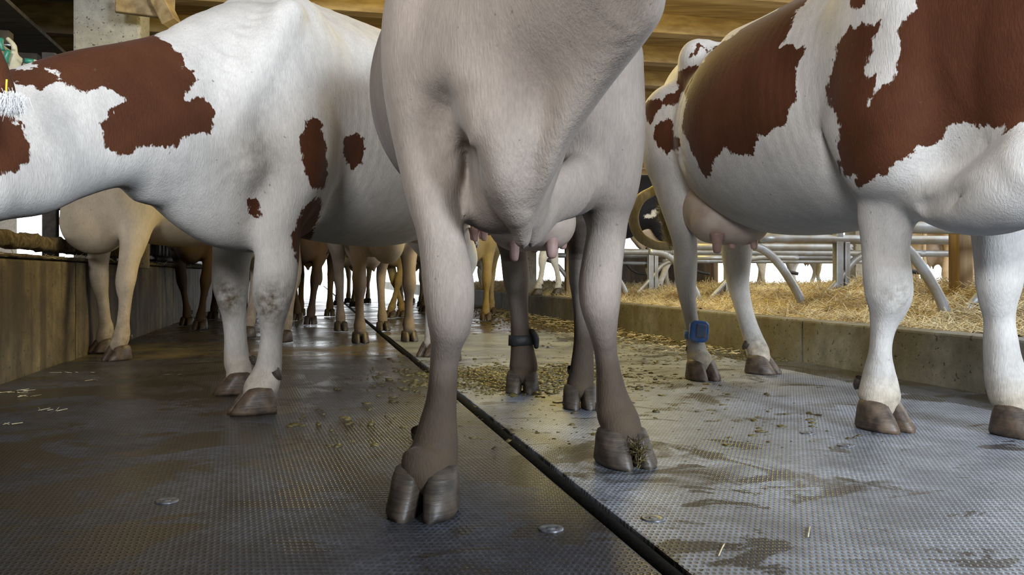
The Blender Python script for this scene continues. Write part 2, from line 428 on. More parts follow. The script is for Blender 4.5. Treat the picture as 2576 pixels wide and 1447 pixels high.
# ---------------------------------------------------------------- cattle
HOOF_LV = [(.0, -.056, .086, .0285), (.010, -.058, .085, .0305), (.038, -.054, .064, .0300), (.062, -.048, .044, .0285), (.078, -.042, .030, .0265), (.087, -.030, .018, .018)]
def hoof_mesh(name, pos, yaw, sc_=1., tilt=0.):
    V, Fq = [], []; n = 20; ca, sa = math.cos(yaw), math.sin(yaw)
    for s in (-1, 1):
        b0 = len(V)
        for li, (z, xb, xf, w) in enumerate(HOOF_LV):
            cx, lx = (xb + xf) / 2, (xf - xb) / 2
            for j in range(n):
                a = 2 * math.pi * j / n; c_, s_ = math.cos(a), math.sin(a)
                x = cx + lx * math.copysign(abs(c_) ** .85, c_)
                ww = w * (1 - .42 * max(0, c_) ** 3)
                y = ww * (abs(s_) ** .8 if s_ > 0 else -abs(s_) ** .38 * (1 - .0 * c_))
                y += .30 * w * max(0, c_) ** 3 * (-1)
                y = s * (w * 1.0 + .0015 + y * 1.) if False else s * (w + .0015) + s * y
                y += s * .05 * max(0, x) + s * .0012 * math.sin(li * 2.3)
                V.append((x, y, z + (tilt * max(0, x) if z < .02 else 0)))
        L = len(HOOF_LV)
        for i in range(L - 1):
            for j in range(n):
                q = (b0 + i * n + j, b0 + i * n + (j + 1) % n, b0 + (i + 1) * n + (j + 1) % n, b0 + (i + 1) * n + j)
                Fq.append(q if s > 0 else q[::-1])
        for b, up in ((b0, False), (b0 + (L - 1) * n, True)):
            for j in range(1, n // 2):     # cap with a strip of quads
                q = (b + j - 1 if j > 1 else b, b + j, b + n - j, b + n - j + 1 if j > 1 else b) if j > 1 else None
                if q is None: continue
                Fq.append(q if (up == (s > 0)) else q[::-1])
    V = np.array(V) * sc_
    W = np.column_stack([pos[0] + V[:, 0] * ca - V[:, 1] * sa, pos[1] + V[:, 0] * sa + V[:, 1] * ca, pos[2] + V[:, 2]])
    return mesh_from(name, W, Fq)
def dewclaw_mesh(name, pos, yaw, sc_=1.):
    V = []; Fq = []; n = 10; b = np.array([math.cos(yaw), math.sin(yaw), 0]); l = np.array([-b[1], b[0], 0])
    for i, (t, r) in enumerate(((0, .014), (.012, .015), (.026, .012), (.036, .006), (.040, .001))):
        c = np.array(pos) + (-b * .5 + np.array([0, 0, -.85])) * t * sc_
        for j in range(n):
            a = 2 * math.pi * j / n; V.append(c + (l * math.cos(a) + (b * .85 + np.array([0, 0, -.5])) * math.sin(a)) * r * sc_)
    for i in range(4):
        for j in range(n): Fq.append((i * n + j, i * n + (j + 1) % n, (i + 1) * n + (j + 1) % n, (i + 1) * n + j))
    return mesh_from(name, V, Fq)
def shift(me, loc):
    a = np.empty(len(me.vertices) * 3, np.float32); me.vertices.foreach_get('co', a); a = a.reshape(-1, 3) - np.array(loc, np.float32)
    me.vertices.foreach_set('co', a.ravel()); me.update(); return me
class Cow:
    def __init__(s, label, mat, lo, hi, h, group=None, heading=(0, -1)):
        s.f = Field(lo, hi, h); s.mat = mat; s.label = label; s.group = group; s.parts = []; s.hd = np.array(heading, float)
        s.hd /= np.linalg.norm(s.hd); s.yaw = math.atan2(s.hd[1], s.hd[0]); s.side = np.array([-s.hd[1], s.hd[0], 0.])
    def hoof(s, pos, yaw, sc_=1., dew=True, ground=0., mat=None):
        mat = mat or ('hoof_brown' if s.mat in ('white_red', 'tan_coat', 'ochre_coat') else 'hoof')
        pos = (pos[0], pos[1], ground)
        s.parts.append(('hoof', hoof_mesh('hoof', pos, yaw, sc_), M[mat], None))
        if dew:
            for q in (-1, 1):
                c, n_ = math.cos(yaw), math.sin(yaw); x, y = -.052 * sc_, q * .026 * sc_
                s.parts.append(('dewclaw', dewclaw_mesh('dewclaw', (pos[0] + x * c - y * n_, pos[1] + x * n_ + y * c, ground + .135 * sc_), yaw, sc_), M['horn'], None))
    def vleg(s, rows, k=.04, yaw=None, foot=None, sc_=1., ratio=1.1, ground=0.):
        """leg given by rows (u, v, d, half width in px[, depth ratio])"""
        nodes = []
        for r in rows:
            p = P(r[0], r[1], r[2]); w = r[3] * r[2] / F; nodes.append((*p, w, w * (r[4] if len(r) > 4 else ratio)))
        if foot is not None:
            nodes.append((foot[0] - .010 * math.cos(yaw), foot[1] - .010 * math.sin(yaw), ground + .088 * sc_, .046 * sc_, .044 * sc_))
            nodes.append((foot[0] - .004 * math.cos(yaw), foot[1] - .004 * math.sin(yaw), ground + .068 * sc_, .046 * sc_, .045 * sc_))
            s.hoof(foot, yaw, sc_, ground=ground)
        s.f.chain(nodes, k=k, side=(1, 0, 0), n=4)
        return nodes
    def skin(s, smooth=4):
        V, Q = s.f.mesh(smooth)
        a, b, c = V[Q[:, 0]], V[Q[:, 1]], V[Q[:, 2]]
        if np.einsum('ij,ij->i', a, np.cross(b, c)).sum() < 0: Q = Q[:, ::-1]
        s.V, s.Q = V, Q; return s
    def normals(s):
        n = np.zeros_like(s.V); fn = np.cross(s.V[s.Q[:, 2]] - s.V[s.Q[:, 0]], s.V[s.Q[:, 3]] - s.V[s.Q[:, 1]])
        for k in range(4):
            for q in range(3): n[:, q] += np.bincount(s.Q[:, k], fn[:, q], len(s.V))
        return n / (np.linalg.norm(n, axis=1)[:, None] + 1e-12)
    def build(s, base, patch=None, tone=None, dirt=None, name='cow', subsurf=0):
        me = mesh_from(name, s.V - np.array(base), s.Q)
        n = len(s.V); z = s.V[:, 2]
        vcolor(me, 'patch', patch if patch is not None else np.zeros(n)); vcolor(me, 'tone', tone if tone is not None else np.zeros(n))
        vcolor(me, 'dirt', dirt if dirt is not None else np.clip((.5 - z) * 1.1, 0, .65))
        o = link(name, me, M[s.mat], loc=base); tag(o, s.label, 'cow', s.group)
        if subsurf:
            md = o.modifiers.new('soft', 'SUBSURF'); md.levels = md.render_levels = subsurf
        s.o = o; out = {}
        for nm, m, mat, lab in s.parts:
            c = link(nm, shift(m, base), mat, parent=o)
            if lab: c['label'] = lab
            out.setdefault(nm, []).append(c)
        s.out = out
        return o
    def sub(s, parent, nm, me, mat, base, lab=None):
        c = link(nm, shift(me, base), mat, parent=parent)
        if lab: c['label'] = lab
        return c
    def part_field(s, nm, fld, mat, lab=None, smooth=3):
        V, Q = fld.mesh(smooth); a, b, c = V[Q[:, 0]], V[Q[:, 1]], V[Q[:, 2]]
        if np.einsum('ij,ij->i', a - V.mean(0), np.cross(b - V.mean(0), c - V.mean(0))).sum() < 0: Q = Q[:, ::-1]
        s.parts.append((nm, mesh_from(nm, V, Q), mat, lab))
    def decal(s, polys, D, push=0.):
        """hide patches: polygons drawn on the photographed flank are laid on the skin by rays, kept as points on the hide"""
        bv = BVHTree.FromPolygons(s.V.tolist(), s.Q.tolist())
        D = np.array(D, float); D /= np.linalg.norm(D); U = np.cross(D, [0, 0, 1.]); U /= np.linalg.norm(U); W = np.cross(U, D)
        cen = s.V.mean(0); o = Vector((0, 0, CAMH)); nrm = s.normals(); face = nrm @ D < .25
        q2 = np.column_stack([s.V @ U, s.V @ W]); sd = np.full(len(s.V), -1.)
        for poly in polys:
            pl = []
            for (u, v) in poly:
                r = P(u, v, 1.) - np.array([0, 0, CAMH]); h = bv.ray_cast(o, Vector(r / np.linalg.norm(r)))
                if h[0] is None: t = (cen - np.array([0, 0, CAMH])) @ D / (r @ D); pt = np.array([0, 0, CAMH]) + r * t
                else: pt = np.array(h[0])
                pl.append((pt @ U, pt @ W))
            pl = np.array(pl); lo, hi = pl.min(0) - .05, pl.max(0) + .05
            m = ((q2 > lo) & (q2 < hi)).all(1) & face
            sd[m] = np.maximum(sd[m], poly_sd(q2[m], pl))
        return sd

def rounded_box(nm, c, w, d, h, r, tilt=0., n=6):
    out = []
    for (sx, sz, a0) in ((1, 1, 0), (-1, 1, 90), (-1, -1, 180), (1, -1, 270)):
        for k in range(n + 1):
            a = math.radians(a0 + 90 * k / n); out.append((sx * (w / 2 - r) + r * math.cos(a), sz * (h / 2 - r) + r * math.sin(a)))
    m = len(out); V = []; Fq = []; e = min(.004, d / 4)
    for (y, s) in ((d / 2, 1 - 2 * e / w), (d / 2 - e, 1), (-d / 2 + e, 1), (-d / 2, 1 - 2 * e / w), (-d / 2, .6), (-d / 2, .02)):
        for x, z in out: V.append((c[0] + (x * math.cos(tilt) + z * math.sin(tilt)) * s, c[1] + y, c[2] + (z * math.cos(tilt) - x * math.sin(tilt)) * s))
    for i in range(5):
        for j in range(m): Fq.append((i * m + j, i * m + (j + 1) % m, (i + 1) * m + (j + 1) % m, (i + 1) * m + j))
    return mesh_from(nm, V, Fq, False)
def near_ear(p0, p1, w, nm='ear'):
    """leaf-shaped cupped ear from root p0 to tip p1"""
    p0, p1 = np.array(p0, float), np.array(p1, float); d = p1 - p0; L = np.linalg.norm(d); d /= L
    u = np.cross(d, [0, 0, 1.]); u /= np.linalg.norm(u); v = np.cross(d, u); V = []; Fq = []; n = 12; m = 9
    for i in range(m):
        t = i / (m - 1); ww = w * (.25 + math.sin(math.pi * min(1, t * .93 + .05)) ** .8 * .8)
        for j in range(n):
            a = 2 * math.pi * j / n
            V.append(p0 + d * L * t + u * ww * math.cos(a) + v * (ww * .22 * math.sin(a) + .35 * ww * (math.cos(a) ** 2)))
    for i in range(m - 1):
        for j in range(n): Fq.append((i * n + j, i * n + (j + 1) % n, (i + 1) * n + (j + 1) % n, (i + 1) * n + j))
    return mesh_from(nm, V, Fq)
def teat_mesh(p, L, r):
    p = np.array(p, float)
    return tube_mesh('teat', [p + [0, 0, .03], p, p + [0, 0, -L * .6], p + [0, 0, -L * .92], p + [0, 0, -L]], [r * 1.7, r * 1.15, r, r * .75, r * .2], seg=12, n=3)
def head(f, poll, muzzle, k=.04, s_=1.):
    a, b = np.array(poll, float), np.array(muzzle, float); d = (b - a); fd = d / np.linalg.norm(d)
    sd = np.cross([0, 0, 1.], fd); sd /= np.linalg.norm(sd); up = np.cross(fd, sd)
    pts = [(-.02, .02, .095, .10), (.12, .02, .105, .11), (.3, .0, .095, .12), (.55, -.01, .075, .095), (.8, -.01, .062, .072), (1., 0, .066, .06)]
    f.chain([(*(a + d * t + up * o), w * s_, h * s_) for t, o, w, h in pts], k=k, side=sd, n=4)
    for q in (-1, 1): f.ell(a + d * .28 + sd * q * .085 * s_ + up * .04, (.035, .02, .03), fd, k=.02)
    return fd, sd, up
def head_parts(c, poll, muzzle, fd, sd, up, s_=1., ears=True):
    a, b = np.array(poll, float), np.array(muzzle, float)
    for q in (-1, 1):
        if ears: c.parts.append(('ear', near_ear(a + (b - a) * .06 + sd * q * .08 * s_ + up * .03, a - (b - a) * .02 + sd * q * .26 * s_ - up * .02, .055 * s_), M[c.mat], None))
        bm = bmesh.new(); bmesh.ops.create_uvsphere(bm, u_segments=12, v_segments=8, radius=.02 * s_)
        pe = a + (b - a) * .28 + sd * q * .098 * s_ + up * .04
        for v in bm.verts: v.co += Vector(pe)
        c.parts.append(('eye', bm_mesh('eye', bm, True), M['eye'], None))
    fm = Field(b - .12, b + .12, .008); fm.ell(b + fd * .012 * s_ + up * .0, (.042 * s_, .068 * s_, .056 * s_), fd)
    fm.ell(b + fd * .05 + sd * .03 * s_ + up * .02, (.012, .01, .012), fd, k=.01, sub=True); fm.ell(b + fd * .05 - sd * .03 * s_ + up * .02, (.012, .01, .012), fd, k=.01, sub=True)
    c.part_field('muzzle', fm, M['muzzle'])

# ---- generic cow, posed by its four feet
def far_cow(label, mat, fl, fr, group=None, hd=(0, -1), hl=None, hr=None, h=.018, neck=(0., -.1), size=1., tone=.3, legtone=.6, ground=0., seed=0, tail=True, patchoff=0., hoofs=True, udder=True, lying=False):
    hd = np.array(hd, float); hd /= np.linalg.norm(hd); lf = np.array([-hd[1], hd[0]]); fl, fr = np.array(fl, float)[:2], np.array(fr, float)[:2]; m_ = (fl + fr) / 2 - hd * 1.33 * size
    hl = m_ + lf * .17 + hd * .10 if hl is None else np.array(hl, float)[:2]; hr = m_ - lf * .16 - hd * .07 if hr is None else np.array(hr, float)[:2]
    fc, hc = (fl + fr) / 2, (hl + hr) / 2; hd = fc - hc; Ln = np.linalg.norm(hd); hd /= Ln; sd = np.array([-hd[1], hd[0]])
    cen = (fc + hc) / 2; S = size
    def W(x, y, z): q = cen + hd * x + sd * y; return np.array([q[0], q[1], z * S + ground])
    xf, xh = Ln / 2, -Ln / 2; xf, xh = min(max(xf, .58 * S), .74 * S), max(min(xh, -.58 * S), -.74 * S)
    sd3 = np.array([sd[0], sd[1], 0]); hd3 = np.array([hd[0], hd[1], 0])
    nx = W(xf + .85, 0, 0)[:2]
    allp = np.array([W(xf + .95 * S, .3, 0), W(xf + .95 * S, -.3, 0), W(xh - .3, .45, 0), W(xh - .3, -.45, 0), W(xf + .7, .95, 0), W(xf + .7, -.95, 0)])
    lo = np.array([min(allp[:, 0].min(), fl[0], fr[0], hl[0], hr[0]) - .1, min(allp[:, 1].min(), fl[1], fr[1], hl[1], hr[1]) - .1, ground]); hi = np.array([max(allp[:, 0].max(), fl[0], hr[0]) + .1, max(allp[:, 1].max(), fl[1], hr[1]) + .1, ground + 1.75 * S])
    c = Cow(label, mat, lo, hi, h, group, hd); f = c.f
    t = lambda x, z, rw, rh: (*W(x, 0, z), rw * S, rh * S)
    f.chain([t(xh - .22, 1.20, .10, .13), t(xh - .05, 1.17, .22, .24), t(xh + .25, 1.06, .31, .34), t(0, 1.0, .36, .38), t(xf - .3, 1.0, .33, .38), t(xf, 1.02, .25, .35), t(xf + .17, .94, .15, .22)], side=sd3)
    f.ell(W(xf + .12, 0, .72), (.2 * S, .12 * S, .17 * S), hd3, k=.08)
    ny, nz = neck; ndir = np.array([math.cos(ny) * math.cos(nz), math.sin(ny) * math.cos(nz), math.sin(nz)])
    n0 = np.array([xf + .10, 0, 1.12]); n1 = n0 + ndir * .72
    mid = (n0 + n1) / 2
    f.chain([(*W(*n0), .15 * S, .26 * S), (*W(*mid), .105 * S, .18 * S), (*W(*n1), .09 * S, .13 * S)], side=sd3, k=.10)
    hp = W(*n1); hdv = hd3 * math.cos(ny) + sd3 * math.sin(ny); mz = hp + hdv * .33 * S + np.array([0, 0, -.34 * S])
    fd, s2, up = head(f, hp, mz, s_=S); head_parts(c, hp, mz, fd, s2, up, S)
    for q, ft in ((1, fl), (-1, fr)):
        d = ft - W(xf, q * .17, 0)[:2]
        L_ = lambda x, y, z, w, dp: (W(x, y * q, z)[0] + d[0] * min(1, max(0, 1 - (z - .1) / .8)), W(x, y * q, z)[1] + d[1] * min(1, max(0, 1 - (z - .1) / .8)), z * S + ground, w * S, dp * S)
        f.ell(W(xf + .02, q * .17, .90), (.16 * S, .09 * S, .22 * S), hd3, k=.08)
        f.chain([L_(xf - .02, .17, .82, .085, .12), L_(xf - .02, .17, .66, .066, .085), L_(xf, .17, .52, .048, .058), L_(xf + .01, .17, .42, .050, .052), L_(xf + .01, .17, .37, .044, .046), L_(xf, .17, .30, .031, .034), L_(xf, .17, .19, .031, .034), L_(xf, .17, .13, .042, .044), L_(xf + .02, .17, .08, .042, .044)], side=sd3, k=.05)
        if hoofs: c.hoof(ft + hd * .02, c.yaw, S * .95, dew=h < .02, ground=ground)
    for q, ft in ((1, hl), (-1, hr)):
        d = ft - W(xh, q * .16, 0)[:2]
        L_ = lambda x, y, z, w, dp: (W(x, y * q, z)[0] + d[0] * min(1, max(0, 1 - (z - .1) / .85)), W(x, y * q, z)[1] + d[1] * min(1, max(0, 1 - (z - .1) / .85)), z * S + ground, w * S, dp * S)
        f.ell(W(xh + .0, q * .18, 1.0), (.24 * S, .12 * S, .28 * S), hd3, k=.08)
        f.chain([L_(xh + .06, .20, .95, .11, .2), L_(xh + .05, .2, .78, .09, .14), L_(xh - .03, .18, .64, .06, .085), L_(xh - .09, .17, .52, .044, .06), L_(xh - .10, .165, .45, .042, .052), L_(xh - .07, .16, .33, .032, .038), L_(xh - .04, .16, .2, .032, .036), L_(xh - .02, .16, .13, .042, .044), L_(xh, .16, .08, .042, .044)], side=sd3, k=.05)
        if hoofs: c.hoof(ft + hd * .02, c.yaw, S * .95, dew=h < .02, ground=ground)
    c.skin(3 if h > .015 else 4)
    if udder:
        fu = Field(W(xh + .25, 0, .72) - .33, W(xh + .25, 0, .72) + .33, .016); fu.ell(W(xh + .22, .0, .72), (.20 * S, .17 * S, .17 * S), hd3)
        for a in (-.07, .07):
            for b in (-.06, .06): fu.ell(W(xh + .2 + a, b, .60), (.055, .05, .06), hd3, k=.05); fu.chain([(*W(xh + .2 + a, b, .56), .02, .02), (*W(xh + .2 + a, b, .50), .013, .013)], k=.02)
        c.part_field('udder', fu, M['udder'])
    if tail:
        c.parts.append(('tail', tube_mesh('tail', [W(xh - .22, 0, 1.25), W(xh - .31, 0, 1.15), W(xh - .33, .01, .9), W(xh - .31, .02, .66), W(xh - .3, .02, .58)], [.035, .03, .022, .018, .02], seg=10), M[mat], None))
    z = (c.V[:, 2] - ground) / S; n = len(z)
    tn = np.clip(tone + legtone * np.clip((.62 - z) / .35, 0, 1), 0, 1)
    po = np.full(n, patchoff) - np.clip((.72 - z) * .9, 0, .5)
    base = np.array([cen[0], cen[1], ground])
    o = c.build(base, patch=po, tone=tn, dirt=np.clip((.45 - z) * 1.2, 0, .7))
    if tail:
        sw = tube_mesh('tail_switch', [W(xh - .3, .02, .62), W(xh - .31, .02, .5), W(xh - .3, .03, .40), W(xh - .3, .03, .33)], [.018, .035, .03, .006], seg=10)
        c.sub(c.out['tail'][0], 'tail_switch', sw, M['switch'], base)
    return c
def px(rows): return rows
# ================================================= the grey cow in the middle, seen from the front
def grey_cow():
    c = Cow('large grey-brown cow standing frontally in the centre, black band on a hind leg', 'grey_coat', (-.62, .95, 0), (.75, 3.75, 1.75), .0088, heading=(-.06, -1))
    f = c.f
    f.chain([(-.03, 1.86, .90, .12, .22), (-.03, 2.0, .95, .20, .33), (-.01, 2.2, .98, .30, .38), (-.02, 2.5, .985, .395, .385), (.03, 2.85, 1.0, .372, .375), (.10, 3.15, 1.06, .30, .32), (.14, 3.38, 1.12, .20, .24)], k=.06)
    # chest front, shoulders
    f.ell(P(1100, 100, 1.80), (.15, .112, .26), (0, -1, 0), k=.09)
    f.ell(P(1092, 225, 1.79), (.12, .078, .17), (0, -1, .1), k=.06)
    f.ell(P(1488, 180, 2.12), (.15, .115, .26), (0, -1, 0), k=.07)
    f.ell(P(1510, 370, 2.10), (.11, .095, .18), (0, -1, .1), k=.06)
    f.ell(P(1250, 320, 1.74), (.12, .135, .22), (0, -1, -.2), k=.09)
    # brisket wedge and dewlap
    f.chain([(*P(1290, 120, 1.66), .16, .12), (*P(1275, 300, 1.62), .115, .12), (*P(1272, 400, 1.62), .080, .11), (*P(1283, 470, 1.64), .052, .09), (*P(1298, 530, 1.67), .027, .065), (*P(1310, 575, 1.69), .013, .035), (*P(1314, 598, 1.70), .008, .02)], k=.045)
    f.chain([(*P(1585, 0, 1.44), .045, .09), (*P(1500, 130, 1.50), .042, .09), (*P(1425, 260, 1.55), .038, .09), (*P(1372, 380, 1.59), .030, .08), (*P(1338, 480, 1.64), .019, .06), (*P(1318, 560, 1.68), .010, .035), (*P(1314, 598, 1.70), .007, .02)], k=.03)
    # neck lifted to the right, head out of the frame
    f.chain([(*P(1260, 160, 1.80), .17, .22), (*P(1350, -20, 1.62), .15, .22), (*P(1480, -200, 1.44), .12, .19), (*P(1600, -360, 1.28), .10, .15)], k=.09, side=(1, 0, 0))
    hp, mz = P(1640, -420, 1.28), P(1900, -260, 1.12)
    fd, s2, up = head(f, hp, mz)
    head_parts(c, hp, mz, fd, s2, up)
    # second skin fold behind the brisket
    f.chain([(*P(1450, 470, 1.98), .05, .07), (*P(1395, 500, 1.90), .035, .06), (*P(1362, 560, 1.84), .02, .045), (*P(1335, 596, 1.80), .012, .03)], k=.05)
    # legs
    c.vleg([(1078, 90, 1.84, 95, 1.3), (1080, 240, 1.80, 82, 1.3), (1080, 400, 1.76, 76, 1.3), (1092, 500, 1.72, 68, 1.25), (1104, 566, 1.70, 60, 1.15), (1115, 630, 1.69, 60), (1126, 700, 1.67, 65, 1.0), (1131, 760, 1.66, 63, .95), (1131, 820, 1.66, 55, 1.0), (1124, 862, 1.67, 42, 1.1), (1119, 900, 1.68, 37, 1.2), (1115, 950, 1.68, 36, 1.25), (1110, 1010, 1.68, 39, 1.25), (1103, 1060, 1.68, 47, 1.15), (1096, 1120, 1.67, 58, 1.0), (1088, 1165, 1.66, 63, .9)],
           yaw=math.radians(-97), foot=(P(1070, 1270, 1.63)[0], 1.635), sc_=1.06)
    c.vleg([(1520, 160, 2.12, 88, 1.3), (1535, 300, 2.12, 78, 1.3), (1538, 400, 2.10, 68, 1.3), (1537, 480, 2.08, 62, 1.25), (1530, 540, 2.08, 52, 1.2), (1524, 600, 2.08, 50, 1.1), (1515, 660, 2.06, 52, 1.0), (1509, 720, 2.05, 54, .95), (1510, 770, 2.05, 50, .95), (1514, 810, 2.06, 41, 1.05), (1519, 850, 2.07, 33, 1.2), (1524, 890, 2.08, 29, 1.25), (1531, 940, 2.08, 32, 1.25), (1540, 1000, 2.08, 41, 1.1), (1550, 1040, 2.07, 50, .9)],
           yaw=math.radians(-70), foot=(P(1566, 1150, 2.05)[0], 2.045), sc_=1.04)
    c.vleg([(1300, 300, 3.15, 90, 1.5), (1290, 480, 3.12, 75, 1.4), (1284, 580, 3.16, 44, 1.5), (1290, 625, 3.20, 34, 1.5), (1296, 670, 3.26, 34, 1.5), (1299, 705, 3.30, 33, 1.4), (1302, 740, 3.32, 27, 1.3), (1306, 790, 3.32, 23, 1.25), (1310, 845, 3.31, 25, 1.2), (1315, 890, 3.31, 31, 1.1), (1317, 925, 3.30, 36, 1.0)],
           yaw=math.radians(-90), foot=(P(1314, 970, 3.27)[0], 3.29), sc_=1.02)
    c.vleg([(1440, 300, 2.85, 85, 1.5), (1455, 480, 2.82, 70, 1.4), (1462, 577, 2.85, 36, 1.6), (1462, 640, 2.90, 32, 1.5), (1463, 700, 2.95, 32, 1.4), (1464, 745, 2.96, 26, 1.3), (1466, 800, 2.95, 23, 1.25), (1468, 860, 2.94, 25, 1.2), (1465, 915, 2.93, 29, 1.1), (1463, 950, 2.92, 32, 1.0)],
           yaw=math.radians(-88), foot=(P(1460, 1000, 2.90)[0], 2.91), sc_=.96)
    # armpits and creases
    f.ell(P(1178, 425, 1.66), (.09, .012, .05), (0.1, -1, 0), k=.05, sub=True)
    f.chain([(*P(1112, 250, 1.598), .006, .02), (*P(1100, 310, 1.60), .010, .03), (*P(1108, 370, 1.60), .010, .02), (*P(1140, 420, 1.62), .010, .02)], k=.06, sub=True)
    f.ell(P(1535, 345, 1.93), (.03, .010, .035), (0, -1, .4), k=.03, sub=True)
    c.skin(4)
    # udder with teats
    fu = Field((-.2, 2.35, .42), (.55, 3.15, .95), .012)
    fu.ell(P(1335, 545, 2.78), (.19, .14, .11), (0, -1, 0)); fu.ell(P(1290, 575, 2.72), (.08, .06, .06), (0, -1, 0), k=.06); fu.ell(P(1390, 573, 2.72), (.08, .06, .06), (0, -1, 0), k=.06)
    c.part_field('udder', fu, M['udder'])
    base = np.array([.06, 2.4, 0.])
    V = c.V; z = V[:, 2]; y = V[:, 1]; x = V[:, 0]
    tone = np.clip((.43 - z) / .20, 0, 1) * .95  # browner lower legs, deepened further for the shade low down
    tone = np.maximum(tone, np.clip((y - 2.0) / .35, 0, 1) * np.clip((z - .55) / .2, 0, 1) * .55)      # browner barrel hair, deepened for the shadow behind the dewlap
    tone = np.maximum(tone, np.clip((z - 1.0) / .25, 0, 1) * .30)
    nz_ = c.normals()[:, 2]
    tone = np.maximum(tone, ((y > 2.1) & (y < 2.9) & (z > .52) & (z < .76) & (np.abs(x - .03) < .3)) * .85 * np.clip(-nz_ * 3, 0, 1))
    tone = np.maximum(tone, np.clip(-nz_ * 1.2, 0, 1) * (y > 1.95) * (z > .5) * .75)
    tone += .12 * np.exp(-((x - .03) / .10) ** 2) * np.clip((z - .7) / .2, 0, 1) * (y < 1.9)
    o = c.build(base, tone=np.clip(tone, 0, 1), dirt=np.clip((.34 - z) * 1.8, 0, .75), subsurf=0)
    ud = c.out['udder'][0]
    for (u, v, d, L, r) in ((1294, 608, 2.66, .062, .015), (1388, 604, 2.66, .058, .018), (1345, 610, 2.82, .034, .012), (1416, 600, 2.82, .036, .014)):
        c.sub(ud, 'teat', teat_mesh(P(u, v, d), L, r), M['teat'], base)
    # tail behind
    tl = tube_mesh('tail', [(.15, 3.52, 1.25), (.16, 3.62, 1.1), (.19, 3.63, .85), (.20, 3.6, .62)], [.035, .03, .022, .018]); c.sub(o, 'tail', tl, M['grey_coat'], base)
    # band with transponder on the hind leg
    bd = tube_mesh('ankle_band', [P(1310, 842, 3.31), P(1311, 868, 3.31)], [.047, .050], seg=20, n=2); b = c.sub(o, 'leg_band', bd, M['strap_dark'], base, 'black strap around the hind leg')
    fb = Field(P(1345, 850, 3.3) - .07, P(1345, 850, 3.3) + .07, .005); fb.chain([(*P(1338, 832, 3.30), .012, .02), (*P(1347, 850, 3.30), .014, .022), (*P(1349, 872, 3.30), .010, .018)], k=.01)
    V2, Q2 = fb.mesh(2); c.sub(b, 'strap_end', mesh_from('strap_end', V2, Q2), M['strap_dark'], base)
    # chewed grass caught in the cleft of the front hoof
    Vs, Fs = [], []
    c0 = P(1606, 1135, 1.975)
    for i in range(130):
        p = c0 + rng.normal(0, 1, 3) * (.010, .012, .016); d = rng.normal(0, 1, 3); d /= np.linalg.norm(d); L = rng.uniform(.012, .03); w = np.cross(d, rng.normal(0, 1, 3)); w *= .0011 / np.linalg.norm(w)
        b0 = len(Vs); Vs += [p - w, p + w, p + d * L + w, p + d * L - w]; Fs.append((b0, b0 + 1, b0 + 2, b0 + 3))
    g = c.sub(c.out['hoof'][1], 'grass_wad', mesh_from('grass_wad', Vs, Fs, False), M['dung'], base, 'green-brown grass stuck in the cleft')
    return c
GREY = grey_cow()

